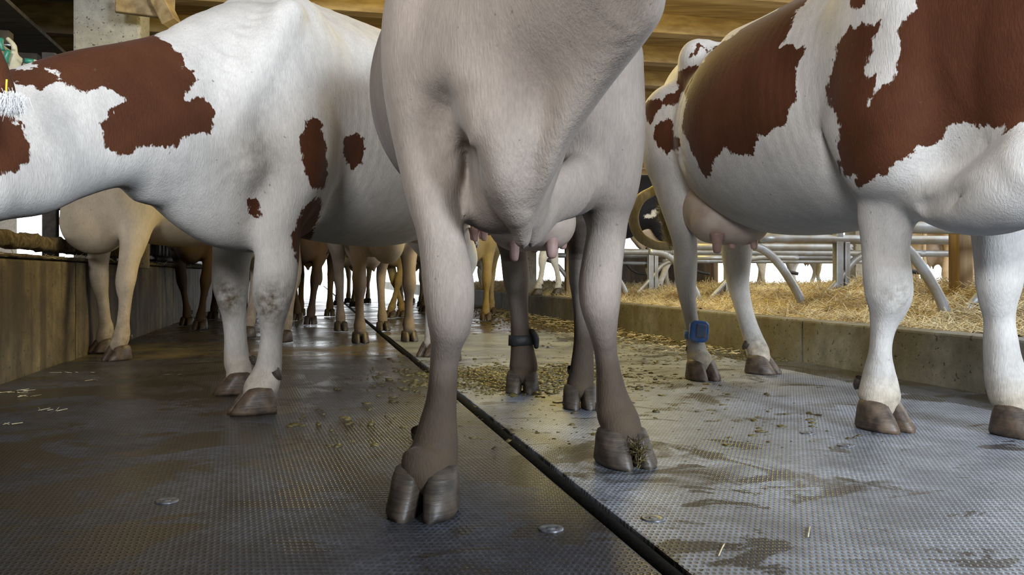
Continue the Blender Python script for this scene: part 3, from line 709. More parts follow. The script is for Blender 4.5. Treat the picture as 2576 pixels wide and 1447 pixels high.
# ================================================= the red-and-white cow on the left
def left_cow():
    hd = np.array([-.406, -.914, 0]); sd = np.array([.914, -.406, 0])
    c = Cow('white cow with a large red-brown neck patch walking left of the grey cow', 'white_red', (-2.25, 1.35, 0), (.45, 5.2, 1.85), .0105, heading=hd[:2])
    f = c.f
    A = lambda s, l, z: np.array([-.97 + s * .406 + l * .914, 3.02 + s * .914 - l * .406, z])
    t = lambda s, z, rw, rh: (*A(s, 0, z), rw, rh)
    f.chain([t(-.22, .95, .16, .26), t(-.05, .99, .23, .35), t(.2, 1.04, .31, .42), t(.6, 1.03, .40, .45), t(1.0, 1.04, .41, .45), t(1.3, 1.1, .32, .40), t(1.6, 1.17, .2, .28)], side=sd, k=.06)
    # withers ridge
    f.chain([(*A(.08, 0, 1.36), .05, .1), (*A(.5, 0, 1.42), .06, .1), (*A(1.2, 0, 1.46), .08, .1)], side=sd, k=.12)
    # neck
    rows = [(650, 303, 2.95, .20, 275), (548, 297, 2.82, .17, 248), (455, 288, 2.68, .145, 205), (350, 290, 2.53, .13, 184), (230, 305, 2.40, .12, 178), (110, 342, 2.28, .115, 178), (0, 382, 2.16, .11, 187), (-90, 415, 2.06, .11, 165)]
    f.chain([(*P(u, v, d), rw, hh * d / F) for u, v, d, rw, hh in rows], side=(.3, -1, 0), k=.10)
    hp, mz = P(-110, 330, 2.04), P(-420, 690, 1.85)
    fd, s2, up = head(f, hp, mz); head_parts(c, hp, mz, fd, s2, up, ears=False)
    # shoulder blade, arm
    f.ell(A(.08, .22, 1.08), (.18, .09, .34), hd, k=.10)
    f.ell(A(.02, .22, .86), (.17, .10, .16), hd, k=.08)
    f.chain([(*P(730, 30, 2.86), .03, .03), (*P(650, 150, 2.76), .035, .03), (*P(580, 300, 2.70), .04, .04), (*P(620, 420, 2.73), .05, .05)], k=.09)
    f.chain([(*P(560, 60, 2.60), .010, .03), (*P(530, 170, 2.53), .010, .03), (*P(500, 280, 2.47), .008, .03)], k=.06, sub=True)
    # brisket
    f.chain([(*P(380, 400, 2.55), .06, .13), (*P(440, 425, 2.62), .08, .13), (*P(510, 480, 2.72), .10, .14), (*P(575, 525, 2.82), .12, .135), (*P(640, 545, 2.93), .13, .12), (*P(720, 520, 3.1), .13, .12)], side=(.5, -1, 0), k=.07)
    # legs
    c.vleg([(720, 330, 2.95, 115, 1.0), (722, 430, 2.90, 100, 1.0), (712, 500, 2.87, 78, 1.1), (702, 560, 2.85, 58, 1.2), (698, 610, 2.84, 54, 1.1), (697, 650, 2.83, 54, 1.0), (692, 700, 2.82, 54, .95), (686, 745, 2.82, 50, .95), (686, 775, 2.82, 42, 1.0), (685, 810, 2.83, 32, 1.1), (683, 850, 2.84, 27, 1.2), (680, 885, 2.84, 29, 1.2), (676, 920, 2.84, 32, 1.15), (668, 950, 2.83, 38, 1.0), (657, 975, 2.81, 42, .95)],
           yaw=math.atan2(-.55, -1), foot=(P(645, 1010, 2.80)[0], 2.80), sc_=1.03)
    c.vleg([(640, 420, 3.20, 80, 1.1), (610, 540, 3.22, 66, 1.1), (590, 610, 3.25, 52, 1.1), (582, 660, 3.26, 46, 1.0), (580, 715, 3.26, 45, .95), (583, 750, 3.26, 38, 1.0), (588, 790, 3.27, 30, 1.1), (592, 840, 3.28, 27, 1.2), (594, 880, 3.28, 29, 1.2), (597, 915, 3.28, 32, 1.1)],
           yaw=math.atan2(-.45, -1), foot=(P(597, 960, 3.25)[0], 3.25), sc_=1.0)
    # hind legs (mostly behind the grey cow's foreleg)
    c.vleg([(1100, 380, 4.25, 90, 1.4), (1120, 500, 4.3, 60, 1.5), (1150, 590, 4.4, 36, 1.4), (1178, 650, 4.5, 24, 1.5), (1168, 690, 4.5, 20, 1.3), (1150, 760, 4.5, 15, 1.3), (1135, 840, 4.5, 17, 1.2)],
           yaw=math.atan2(-.9, -.6), foot=(P(1128, 880, 4.48)[0], 4.48), sc_=1.)
    c.vleg([(1020, 420, 4.5, 80, 1.4), (1050, 560, 4.6, 45, 1.5), (1085, 640, 4.75, 24, 1.5), (1085, 690, 4.75, 18, 1.3), (1085, 760, 4.75, 15, 1.3), (1085, 830, 4.75, 17, 1.2)],
           yaw=math.atan2(-.9, -.6), foot=(P(1085, 865, 4.75)[0], 4.75), sc_=1.)
    f.ell(A(1.35, .2, 1.05), (.26, .14, .34), hd, k=.1); f.ell(A(1.35, -.2, 1.05), (.26, .14, .34), hd, k=.1)
    # crease behind the elbow and in front of the arm
    f.chain([(*P(835, 430, 2.72), .012, .03), (*P(822, 500, 2.72), .014, .03), (*P(795, 560, 2.72), .014, .03)], k=.05, sub=True)
    f.chain([(*P(628, 450, 2.62), .008, .025), (*P(640, 520, 2.66), .012, .03), (*P(640, 590, 2.72), .010, .03)], k=.04, sub=True)
    c.skin(4)
    fu = Field(A(1.25, 0, .68) - .3, A(1.25, 0, .68) + .3, .014); fu.ell(A(1.22, .04, .74), (.19, .16, .14), hd)
    c.part_field('udder', fu, M['udder'])
    base = np.array([-.65, 3.7, 0.])
    polys = [
        [(415, 45), (418, 62), (395, 95), (430, 108), (440, 125), (455, 132), (462, 150), (462, 168), (490, 178), (496, 205), (480, 218), (463, 240), (470, 257), (490, 245), (508, 236), (528, 255), (542, 280), (538, 320), (530, 338), (500, 335), (468, 345), (450, 370), (420, 372), (400, 365), (370, 368), (350, 375), (325, 392), (300, 393), (275, 380), (258, 368), (245, 345), (255, 330), (245, 310), (270, 295), (275, 275), (290, 258), (312, 252), (300, 235), (275, 228), (250, 222), (225, 233), (200, 232), (175, 215), (155, 205), (150, 185), (135, 178), (95, 172), (110, 120), (250, 50), (380, -20)],
        [(25, 150), (35, 185), (60, 180), (105, 178), (128, 190), (125, 208), (105, 215), (85, 208), (60, 205), (30, 190), (10, 160)],
        [(0, 285), (25, 310), (55, 350), (62, 395), (45, 415), (0, 430), (-60, 440), (-100, 360), (-60, 290)],
        [(785, 300), (800, 310), (808, 350), (815, 400), (818, 440), (810, 465), (795, 472), (782, 455), (775, 420), (765, 380), (762, 350), (775, 330)],
        [(872, 350), (895, 343), (912, 355), (908, 380), (905, 405), (890, 420), (878, 408), (868, 380)],
        [(802, 505), (800, 530), (785, 570), (775, 610), (762, 645), (748, 645), (742, 600), (755, 560), (770, 520)],
        [(626, 505), (640, 508), (647, 540), (637, 532)]]
    sdv = c.decal(polys, (-.25, 1, 0.08))
    z = c.V[:, 2]
    knee = lambda u, v, d, r: np.clip(1.4 - np.linalg.norm(c.V - P(u, v, d), axis=1) / r, 0, 1)
    dirt = np.maximum(np.clip((.22 - z) * 2.5, 0, .5), np.maximum(knee(684, 772, 2.74, .085), knee(565, 750, 3.18, .08)) * 1.0)
    dirt = np.maximum(dirt, knee(645, 400, 2.7, .10) * .35)
    tone = np.clip((.2 - z) / .1, 0, 1) * .6
    o = c.build(base, patch=sdv, tone=tone, dirt=dirt, subsurf=0)
    ud = c.out['udder'][0]
    for (u, v, d) in ((1196, 590, 4.12), (1218, 588, 4.1), (1190, 588, 4.3), (1212, 585, 4.3)):
        c.sub(ud, 'teat', teat_mesh(P(u, v, d), .035, .015), M['teat'], base)
    tp = A(1.72, 0, 1.3)
    c.sub(o, 'tail', tube_mesh('tail', [tp, tp + [.05, .1, -.1], tp + [.07, .12, -.4], tp + [.07, .12, -.7]], [.035, .03, .022, .018]), M['white_red'], base)
    # brown ear with a yellow tag hanging into the frame, second ear beyond
    ea = near_ear(P(-40, 60, 1.93), P(38, 262, 1.90), .030)
    nE = len(ea.vertices); vcolor(ea, 'patch', np.full(nE, .02)); vcolor(ea, 'tone', np.zeros(nE)); vcolor(ea, 'dirt', np.zeros(nE))
    e = c.sub(o, 'ear', ea, M['white_red'], base, 'brown ear hanging down with a white tuft')
    c.sub(e, 'ear_tag', tube_mesh('ear_tag', [P(17, 200, 1.87), P(16, 225, 1.87), P(17, 247, 1.87)], .0022, seg=8), M['yellow'], base, 'yellow ear tag seen edge on')
    Vs, Fs = [], []
    for i in range(1400):
        p = P(26, 246, 1.88) + rng.normal(0, 1, 3) * (.010, .008, .006); d = np.array([rng.normal(0, .3), rng.normal(0, .3), -1]); L = rng.uniform(.02, .035); w = np.array([.0007, .0003, 0])
        b0 = len(Vs); Vs += [p - w, p + w, p + d * L + w * .2, p + d * L - w * .2]; Fs.append((b0, b0 + 1, b0 + 2, b0 + 3))
    m_ = mesh_from('ear_tuft', Vs, Fs, False); nn = len(m_.vertices)
    c.sub(e, 'ear_tuft', m_, M['white_hair'], base, 'white hair tuft')
    return c
LEFT = left_cow()

# ================================================= the red-and-white cow on the right
def right_cow():
    hd = np.array([.197, -.980, 0]); sd = np.array([.980, .197, 0])
    c = Cow('white and red-brown cow with a blue leg tag standing right of the grey cow', 'white_red', (.35, .75, 0), (2.35, 4.55, 1.9), .0105, heading=hd[:2])
    f = c.f
    A = lambda s, l, z: np.array([1.27 - s * .197 + l * .98, 2.45 + s * .98 + l * .197, z])
    t = lambda s, z, rw, rh: (*A(s, 0, z), rw, rh)
    f.chain([t(-.30, .98, .18, .28), t(-.12, 1.0, .27, .38), t(.12, 1.03, .30, .41), t(.45, 1.02, .41, .415), t(.8, 1.02, .465, .42), t(1.05, 1.04, .42, .40), t(1.35, 1.13, .29, .33), t(1.58, 1.2, .2, .24)], side=sd, k=.06)
    f.chain([(*A(-.1, 0, 1.38), .05, .08), (*A(.6, 0, 1.40), .06, .08), (*A(1.25, 0, 1.44), .10, .07)], side=sd, k=.12)
    # neck and head beyond the right edge
    f.chain([(*A(-.15, 0, 1.15), .22, .32), (*A(-.45, .02, 1.20), .15, .26), (*A(-.75, .05, 1.25), .11, .18), (*A(-.95, .08, 1.33), .10, .14)], side=sd, k=.12)
    hp, mz = A(-1.0, .08, 1.38), A(-1.38, .12, 1.12); fd, s2, up = head(f, hp, mz); head_parts(c, hp, mz, fd, s2, up)
    # shoulder, upper arm, rump bones, thighs
    f.ell(A(.02, -.24, 1.06), (.19, .09, .36), hd, k=.08); f.ell(A(0, -.235, .86), (.17, .10, .18), hd, k=.07)
    f.ell(A(.02, .24, 1.06), (.19, .09, .36), hd, k=.08)
    for q in (-1, 1):
        f.ell(A(1.22, q * .26, 1.36), (.09, .07, .08), hd, k=.09)
        f.ell(A(1.42, q * .20, 1.05), (.25, .15, .36), hd, k=.09)
        f.ell(A(1.62, q * .12, 1.28), (.09, .07, .08), hd, k=.08)
    # brisket
    f.chain([(*P(2330, 470, 2.42), .10, .08), (*P(2400, 500, 2.32), .12, .085), (*P(2470, 512, 2.22), .13, .085), (*P(2540, 480, 2.12), .12, .10), (*P(2600, 430, 2.05), .10, .10)], side=(1, .3, 0), k=.06)
    c.vleg([(2215, 330, 2.50, 125, 1.0), (2222, 430, 2.50, 100, 1.0), (2228, 490, 2.50, 76, 1.15), (2229, 540, 2.50, 68, 1.15), (2228, 590, 2.50, 60, 1.1), (2228, 640, 2.50, 56, 1.0), (2232, 690, 2.49, 58, .95), (2236, 740, 2.49, 57, .95), (2233, 775, 2.50, 47, 1.0), (2225, 805, 2.51, 35, 1.1), (2218, 845, 2.52, 27, 1.2), (2214, 890, 2.52, 27, 1.25), (2212, 930, 2.52, 36, 1.15), (2212, 962, 2.52, 45, .95), (2212, 1000, 2.51, 52, .9)],
           yaw=math.atan2(-1, .38), foot=(P(2222, 1050, 2.49)[0], 2.50), sc_=1.06)
    c.vleg([(2540, 420, 2.42, 90, 1.1), (2520, 520, 2.42, 75, 1.1), (2513, 600, 2.42, 61, 1.1), (2514, 660, 2.42, 57, 1.0), (2513, 715, 2.42, 54, .95), (2511, 760, 2.43, 44, 1.0), (2514, 805, 2.44, 35, 1.1), (2517, 860, 2.44, 38, 1.2), (2522, 905, 2.44, 42, 1.15), (2532, 955, 2.43, 50, 1.), (2545, 1000, 2.42, 52, .9)],
           yaw=math.atan2(-1, .45), foot=(P(2572, 1060, 2.38)[0], 2.40), sc_=1.04)
    c.vleg([(1672, 300, 3.85, 62, 2.2), (1678, 390, 3.80, 58, 1.9), (1690, 450, 3.78, 48, 1.7), (1701, 510, 3.75, 40, 1.5), (1716, 575, 3.73, 33, 1.5), (1724, 625, 3.75, 29, 1.5), (1724, 665, 3.77, 29, 1.4), (1725, 700, 3.78, 27, 1.3), (1728, 740, 3.77, 22, 1.25), (1736, 790, 3.75, 18, 1.2), (1744, 835, 3.74, 19, 1.2), (1751, 875, 3.73, 25, 1.05), (1757, 905, 3.72, 29, .95)],
           yaw=math.atan2(-1, .3), foot=(P(1765, 935, 3.68)[0], 3.68), sc_=1.04)
    c.vleg([(1800, 400, 4.10, 60, 1.8), (1835, 520, 4.05, 48, 1.5), (1852, 590, 4.02, 42, 1.4), (1853, 635, 4.03, 37, 1.4), (1854, 675, 4.05, 32, 1.4), (1858, 720, 4.04, 26, 1.3), (1868, 765, 4.01, 22, 1.25), (1880, 810, 3.99, 22, 1.2), (1894, 850, 3.97, 24, 1.1), (1906, 885, 3.94, 29, 1.)],
           yaw=math.atan2(-.75, .75), foot=(P(1915, 922, 3.90)[0], 3.91), sc_=1.04)
    # creases: elbow fold, flank fold
    f.chain([(*P(2102, 240, 2.60), .012, .02), (*P(2094, 360, 2.57), .017, .03), (*P(2098, 450, 2.56), .019, .035), (*P(2122, 530, 2.58), .016, .03)], k=.045, sub=True)
    for a, b, c_ in (((2312, 530, 2.28), (2370, 512, 2.19), (2440, 500, 2.12)), ((2320, 520, 2.28), (2380, 490, 2.18), (2430, 478, 2.11))): f.chain([(*P(*q), r_, r_ * 1.5) for q, r_ in zip((a, b, c_), (.010, .006, .003))], k=.02, sub=True)
    f.chain([(*P(1770, 200, 3.30), .02, .03), (*P(1720, 300, 3.38), .02, .03), (*P(1715, 400, 3.40), .015, .03)], k=.06, sub=True)
    c.skin(4)
    fu = Field(P(1835, 540, 3.45) - .32, P(1835, 540, 3.45) + .32, .012)
    fu.ell(P(1805, 525, 3.55), (.20, .13, .14), hd); fu.ell(P(1790, 570, 3.45), (.08, .08, .065), hd, k=.06); fu.ell(P(1870, 570, 3.45), (.09, .08, .06), hd, k=.06); fu.ell(P(1860, 560, 3.5), (.15, .10, .08), hd, k=.06)
    c.part_field('udder', fu, M['udder'])
    base = np.array([1.12, 3.1, 0.])
    K = lambda L: [(1560 + .4423 * x, .4423 * y) for x, y in L]
    polys = [K([(1075, -200), (1070, 0), (1050, 30), (1000, 60), (985, 130), (950, 210), (915, 265), (960, 240), (1010, 270), (1050, 252), (1045, 320), (1010, 380), (1000, 470), (1000, 560), (960, 640), (965, 670), (940, 720), (880, 730), (840, 790), (780, 780), (770, 830), (755, 900), (720, 885), (660, 890), (600, 840), (560, 890), (530, 920), (520, 1000), (490, 1020), (460, 985), (430, 920), (405, 870), (372, 790), (350, 720), (362, 640), (380, 560), (345, 510), (320, 450), (330, 410), (370, 385), (430, 370), (480, 350), (492, 290), (460, 270), (440, 318), (395, 330), (392, 315), (425, 290), (440, 240), (435, 190), (425, 150), (520, 100), (600, 85), (700, 55), (850, -10), (880, -200)]),
             K([(205, 720), (260, 690), (290, 700), (285, 760), (300, 790), (330, 800), (325, 840), (285, 830), (265, 870), (230, 830), (200, 780)]),
             K([(245, 350), (260, 400), (265, 560), (230, 590), (200, 640), (180, 690), (150, 660), (135, 600), (170, 580), (190, 500), (205, 440)]),
             K([(1480, 110), (1490, 150), (1440, 240), (1430, 330), (1400, 400), (1400, 450), (1460, 405), (1470, 430), (1430, 540), (1415, 600), (1440, 540), (1480, 480), (1540, 480), (1580, 330), (1590, 240), (1570, 180), (1610, 100), (1680, 50), (1690, -300), (2760, -300), (2900, 200), (2700, 520), (2450, 640), (2297, 700), (2250, 730), (2200, 770), (2175, 720), (2100, 720), (2060, 740), (2000, 700), (1930, 705), (1850, 730), (1840, 780), (1780, 820), (1700, 840), (1690, 870), (1600, 910), (1530, 960), (1500, 1000), (1440, 1020), (1390, 1060), (1370, 1090), (1345, 1080), (1335, 990), (1310, 1010), (1270, 1000), (1240, 940), (1230, 850), (1240, 700), (1210, 640), (1180, 590), (1170, 490), (1190, 430), (1210, 370), (1230, 300), (1220, 260), (1270, 190), (1290, 150), (1350, 150), (1370, 130), (1430, 140)]),
             K([(1320, -60), (1380, -60), (1370, 15), (1345, 28), (1325, 10)])]
    hole = K([(585, 105), (605, 110), (620, 150), (642, 165), (625, 185), (600, 190), (580, 165), (595, 140)])
    D = (.42, 1, .05)
    sdv = c.decal(polys, D); sdh = c.decal([hole], D); sdv = np.minimum(sdv, np.where(sdh > -.04, -sdh, 1.))
    z = c.V[:, 2]
    knee = lambda u, v, d, r: np.clip(1.4 - np.linalg.norm(c.V - P(u, v, d), axis=1) / r, 0, 1)
    dirt = np.maximum(np.clip((.30 - z) * 2., 0, .45), np.maximum(knee(2260, 745, 2.44, .06), knee(1915, 870, 3.9, .07)) * .6)
    tone = np.maximum(np.clip((.17 - z) / .08, 0, 1) * .9, .0)
    o = c.build(base, patch=sdv, tone=tone, dirt=dirt, subsurf=0)
    ud = c.out['udder'][0]
    for (u, v, d, L, r) in ((1804, 606, 3.36, .05, .018), (1841, 602, 3.45, .04, .015), (1897, 600, 3.42, .045, .015), (1860, 590, 3.6, .04, .014)):
        c.sub(ud, 'teat', teat_mesh(P(u, v, d), L, r), M['teat'], base)
    # swung tail: loop behind the thigh with a yellowish switch
    tl = [A(1.74, 0, 1.30), A(1.82, -.02, 1.15), P(1700, 430, 4.15), P(1650, 476, 4.12), P(1612, 500, 4.08), P(1594, 545, 4.05), P(1606, 590, 4.02), P(1640, 614, 4.0), P(1682, 620, 3.98)]
    t_ = c.sub(o, 'tail', tube_mesh('tail', tl, [.04, .035, .026, .0245, .0245, .0245, .024, .022, .02], seg=16, n=8), M['switch'], base, 'tail curled into a loop behind the thigh')
    Vs, Fs = [], []
    S = spline([P(1684, 622, 3.98), P(1682, 590, 4.0), P(1672, 550, 4.02), P(1666, 520, 4.05)], 10)
    for i in range(1500):
        q = rng.uniform(0, len(S) - 1.01); p = S[int(q)] + (S[int(q) + 1] - S[int(q)]) * (q % 1) + rng.normal(0, 1, 3) * (.009, .009, .006)
        d = np.array([rng.normal(-.1, .35), rng.normal(0, .3), rng.normal(-.2, .8)]); d /= np.linalg.norm(d); L = rng.uniform(.02, .05); w = np.array([.0009, .0004, .0003])
        b0 = len(Vs); Vs += [p - w, p + w, p + d * L + w * .2, p + d * L - w * .2]; Fs.append((b0, b0 + 1, b0 + 2, b0 + 3))
    c.sub(t_, 'tail_switch', mesh_from('tail_switch', Vs, Fs, False), M['switch'], base, 'yellowish hair of the tail end')
    # blue transponder on its strap
    cc = P(1745, 842, 3.74); st = tube_mesh('leg_strap', [cc + [0, 0, .018], cc - [0, 0, .018]], .041, seg=24, n=2)
    lt = c.sub(o, 'leg_strap', st, M['blue'], base, 'blue strap around the hind leg')
    c.sub(lt, 'leg_tag', rounded_box('leg_tag', P(1758, 834, 3.665), .080, .030, .092, .022, .08), M['blue'], base, 'blue plastic transponder box smeared with mud')
    c.sub(lt, 'tag_face', rounded_box('tag_face', P(1764, 833, 3.648), .044, .008, .060, .010, .08), M['mudface'], base, 'muddy grey face plate')
    return c
RIGHT = right_cow()
# ================================================= setting
def struct(name, me, mat, **kw): o = link(name, me, mat); tag(o, kind='structure', **kw); return o
def bbox(name, s0, s1, t0, t1, z0, z1, mat, bev=0., kind='structure', **kw):
    bm = bmesh.new(); c = barn((s0 + s1) / 2, (t0 + t1) / 2, 0)
    box(bm, (0, 0, (z1 - z0) / 2), (t1 - t0, s1 - s0, z1 - z0), BARN_ROT, bev)
    o = link(name, bm_mesh(name, bm), M[mat], loc=(c[0], c[1], z0))
    if kind: o['kind'] = kind
    return tag(o, **kw)
def st(x, y): return (x * AX[0] + y * AX[1], x * PX[0] + y * PX[1])
WL = st(-2.115, 3.53)[1]                    # feed wall face
SL = st(.004, 2.32)[1] - .0                 # centre of the dark channel
KB = st(1.80, 3.25)[1]                      # kerb face
MAT_END = st(P(800, 897, 4.72)[0], 4.72)[0]
bbox('floor', -6, 60, WL - 7, 26, -.10, -.025, 'wetfloor')
# mats either side of the channel
gap = .021
bbox('rubber_mat', -3.5, MAT_END, WL + .01, SL - gap, -.024, 0, 'rubber', .004, None, label='grey studded rubber mat left of the dark channel', cat='rubber mat')
bbox('rubber_mat', -3.5, MAT_END + 1.6, SL + gap, KB - .29, -.024, 0, 'rubber_lit', .004, None, label='grey studded rubber mat right of the dark channel', cat='rubber mat')
bbox('rubber_mat', -3.5, MAT_END + .3, KB - .285, KB - .01, -.024, -.001, 'rubber', .004, None, label='narrow dark rubber mat standing for the shadow along the foot of the kerb', cat='rubber mat')  # extra dark strip, paints the shade beside the kerb
bbox('floor_slab', MAT_END + .005, 40, WL + .01, SL - gap, -.024, -.006, 'wetfloor', .003)
bbox('floor_slab', MAT_END + 1.605, 40, SL + gap, KB - .29, -.024, -.006, 'wetfloor', .003)
bbox('floor_slab', MAT_END + .305, 40, KB - .285, KB - .01, -.024, -.007, 'wetfloor', .003)
me = tube_mesh('rubber_strip', [barn(s, SL + .0015 * math.sin(s * 5), -.014) for s in np.linspace(-3, 36, 60)], .017, seg=10, n=2)
tag(link('rubber_strip', me, M['strip']), 'long black rubber strip in the channel between the mats', 'strip')
# feed wall: precast lengths with joints
s = -3.5; k = 0
for L in (5.2, 3.4, 3.4, 3.4, 3.4, 3.4, 5, 5):
    bbox('wall_left', s + .006, s + L - .006, WL - .16, WL, -.03, .52, 'feedwall', .012); s += L
# kerb stones
s0k = st(1.51, 4.46)[0]; s = s0k - 2.4 * 3
for k in range(14):
    bbox('trim_kerb', s + .004, s + 2.396, KB, KB + .14, -.03, .215, 'curb', .01); s += 2.4
bbox('wall_rear', -6.1, -6.0, WL - 6, 9.5, -.03, 3.0, 'darkbeam')
bbox('wall_right', -6, 2.6, 9.5, 9.6, -.03, 3.0, 'darkbeam')
bm = bmesh.new(); box(bm, (0, 0, .69), (4.6, .06, 1.38), 0, .01)       # added unseen half wall, shades the lower legs and left floor
o = link('wall_low', bm_mesh('wall_low', bm), M['feedwall'], loc=(-.95, -.62, 0)); o['kind'] = 'structure'  # added unseen half wall, only shades the lower legs and left floor
# ---- straw bed behind the kerb
def straw_z(s, t):
    a = np.clip((t - KB - .14) / .9, 0, 1); a = a * a * (3 - 2 * a)
    z = .210 + (.15 - .10 * np.clip((s - 6.0) / 2.5, 0, 1)) * a + .03 * np.sin(s * 2.1 + t * 1.3) * a + (.02 * np.sin(s * 5.3 - t * 3.1) + .010 * np.sin(s * 13 + t * 9)) * np.clip(a * 4, 0, 1)
    q = np.exp(-(((s - 3.75) / .35) ** 2 + ((t - 3.65) / .35) ** 2)); return z + .07 * q - .05 * np.clip((t - 6.0) / 1.5, 0, 1)
S_, T_ = np.meshgrid(np.linspace(-1, 18, 260), np.linspace(KB + .13, 7.6, 90), indexing='ij')
Z_ = straw_z(S_, T_) + rng.normal(0, .006, S_.shape)
V_ = np.column_stack([(S_ * AX[0] + T_ * PX[0]).ravel(), (S_ * AX[1] + T_ * PX[1]).ravel(), Z_.ravel()])
ii = np.arange(260 * 90).reshape(260, 90); Q_ = np.stack([ii[:-1, :-1], ii[1:, :-1], ii[1:, 1:], ii[:-1, 1:]], -1).reshape(-1, 4)
tag(link('straw_bed', mesh_from('straw_bed', V_, Q_), M['strawbase']), 'deep bed of packed straw behind the kerb', 'straw', kind='stuff')
def straws(n, s0, s1, t0, t1, zf, L=(.03, .11), w=.0016, lift=.35):
    s = rng.uniform(s0, s1, n); t = rng.uniform(t0, t1, n)
    return straws_at(s, t, zf(s, t), L, w, lift)
def straws_at(s, t, z, L, w, lift):
    n = len(s); a = rng.uniform(0, 2 * np.pi, n); e = rng.normal(0, lift, n); ln = rng.uniform(*L, n)
    d = np.column_stack([np.cos(a) * np.cos(e), np.sin(a) * np.cos(e), np.sin(e)]); c = np.column_stack([s * AX[0] + t * PX[0], s * AX[1] + t * PX[1], z + np.abs(d[:, 2]) * ln * .5 + .002])
    q = np.cross(d, rng.normal(0, 1, (n, 3))); q /= np.linalg.norm(q, axis=1)[:, None]; q2 = np.cross(d, q)
    A, B = c - d * ln[:, None] / 2, c + d * ln[:, None] / 2
    Vv = np.stack([A + q * w, A - q * .5 * w + q2 * w * .87, A - q * .5 * w - q2 * w * .87, B + q * w, B - q * .5 * w + q2 * w * .87, B - q * .5 * w - q2 * w * .87], 1).reshape(-1, 3)
    b = np.arange(n)[:, None] * 6; Fq = np.concatenate([b + [0, 1, 4, 3], b + [1, 2, 5, 4], b + [2, 0, 3, 5]], 0)
    return mesh_from('straw', Vv, Fq, False)
tag(link('loose_straw', straws(42000, 1.5, 9.5, KB + .13, 4.6, straw_z), M['straw']), 'loose golden straw strands piled on the bed behind the kerb', 'straw', kind='stuff')
tag(link('loose_straw', straws(16000, 9.5, 17, KB + .13, 4.6, straw_z, (.06, .16), .0028), M['straw']), 'loose straw strands on the far end of the bed', 'straw', kind='stuff')
# crumbs of dung and chopped straw on the mats
def blob_field(n, fn, r0, r1, flat=.45):
    ico = bmesh.new(); bmesh.ops.create_icosphere(ico, subdivisions=1, radius=1.); bv = np.array([v.co[:] for v in ico.verts]); bf = np.array([[v.index for v in f.verts] for f in ico.faces]); ico.free()
    P_ = fn(n); n = len(P_); r = r0 * (r1 / r0) ** (rng.random(n) ** 2.2)
    sc3 = np.column_stack([rng.uniform(.7, 1.6, n), rng.uniform(.6, 1.3, n), np.full(n, flat) * rng.uniform(.8, 1.7, n)])
    Vv = (bv[None] * (1 + rng.normal(0, .28, (n, len(bv), 1))) * sc3[:, None] * r[:, None, None]) + P_[:, None]
    Ff = (bf[None] + (np.arange(n) * len(bv))[:, None, None]).reshape(-1, 3)
    return mesh_from('crumbs', Vv.reshape(-1, 3), Ff)
def scatter(n):
    cl = [(P(1330, 940, 3.7), .55, .16, .42), (P(1240, 925, 3.9), .35, .12, .25), (P(1400, 930, 4.0), .30, .12, .12), (P(1300, 975, 3.35), .25, .08, .06), (P(1180, 970, 3.5), .25, .1, .05)]
    out = []
    for c, a, b, wt in cl:
        m = int(n * wt * .8); q = rng.normal(0, 1, (m, 2)) * (a * .45, b * .9); out.append(np.column_stack([c[0] + q[:, 0], c[1] + q[:, 1] * 1.3, np.zeros(m)]))
    m = int(n * .12); out.append(np.column_stack([rng.uniform(-.7, 1.0, m), rng.uniform(2.2, 4.8, m), np.zeros(m)]))
    return np.vstack(out)
tag(link('dung_crumbs', blob_field(7000, scatter, .0025, .016), M['dung']), 'scattered dung crumbs on the mats around the hind legs', 'dung', kind='stuff')
def kerbscatter(n):
    s = rng.uniform(4.0, 12, n); t = KB - np.abs(rng.normal(0, .38, n)) - .02; return np.column_stack([s * AX[0] + t * PX[0], s * AX[1] + t * PX[1], np.full(n, -.004) + .004 * (s < MAT_END + 1.6)])
tag(link('dung_crumbs', blob_field(9000, kerbscatter, .0025, .014, .35), M['dung']), 'dung and chopped straw along the foot of the kerb', 'dung', kind='stuff')
n = 900; s = rng.uniform(4.4, 11, n); t = KB - np.abs(rng.normal(0, .3, n)) - .03
tag(link('chopped_straw', straws_at(s, t, np.full(n, .002), (.02, .07), .0018, .12), M['straw']), 'chopped straw trodden flat beside the kerb', 'straw', kind='stuff')
xy = np.array([st(*P(u + rng.normal(0, 26), v + rng.normal(0, 14), 967.5 / (v - HZ))[:2]) for u, v in [(70, 985), (90, 1000), (30, 990), (110, 1035), (210, 960), (20, 1070), (150, 940), (420, 945)] for _ in range(5)])
tag(link('chopped_straw', straws_at(xy[:, 0], xy[:, 1], np.full(len(xy), .002), (.02, .05), .0014, .1), M['straw']), 'few pale straw bits on the mat beside the feed wall', 'straw', kind='stuff')
for (u, v, du, lab) in ((2035, 1342, .05, 'single pale straw stalk on the mat at lower right'), (1815, 1388, .04, 'thin straw stalk on the mat right of the strip')):
    d = 967.5 / (v - HZ); c = P(u, v, d)
    tag(link('straw_stalk', tube_mesh('straw_stalk', [(c[0] - .012, c[1] - .03, .003), (c[0], c[1], .004), (c[0] + .012, c[1] + .03, .003)], .0013, seg=6, n=2), M['straw']), lab, 'straw')
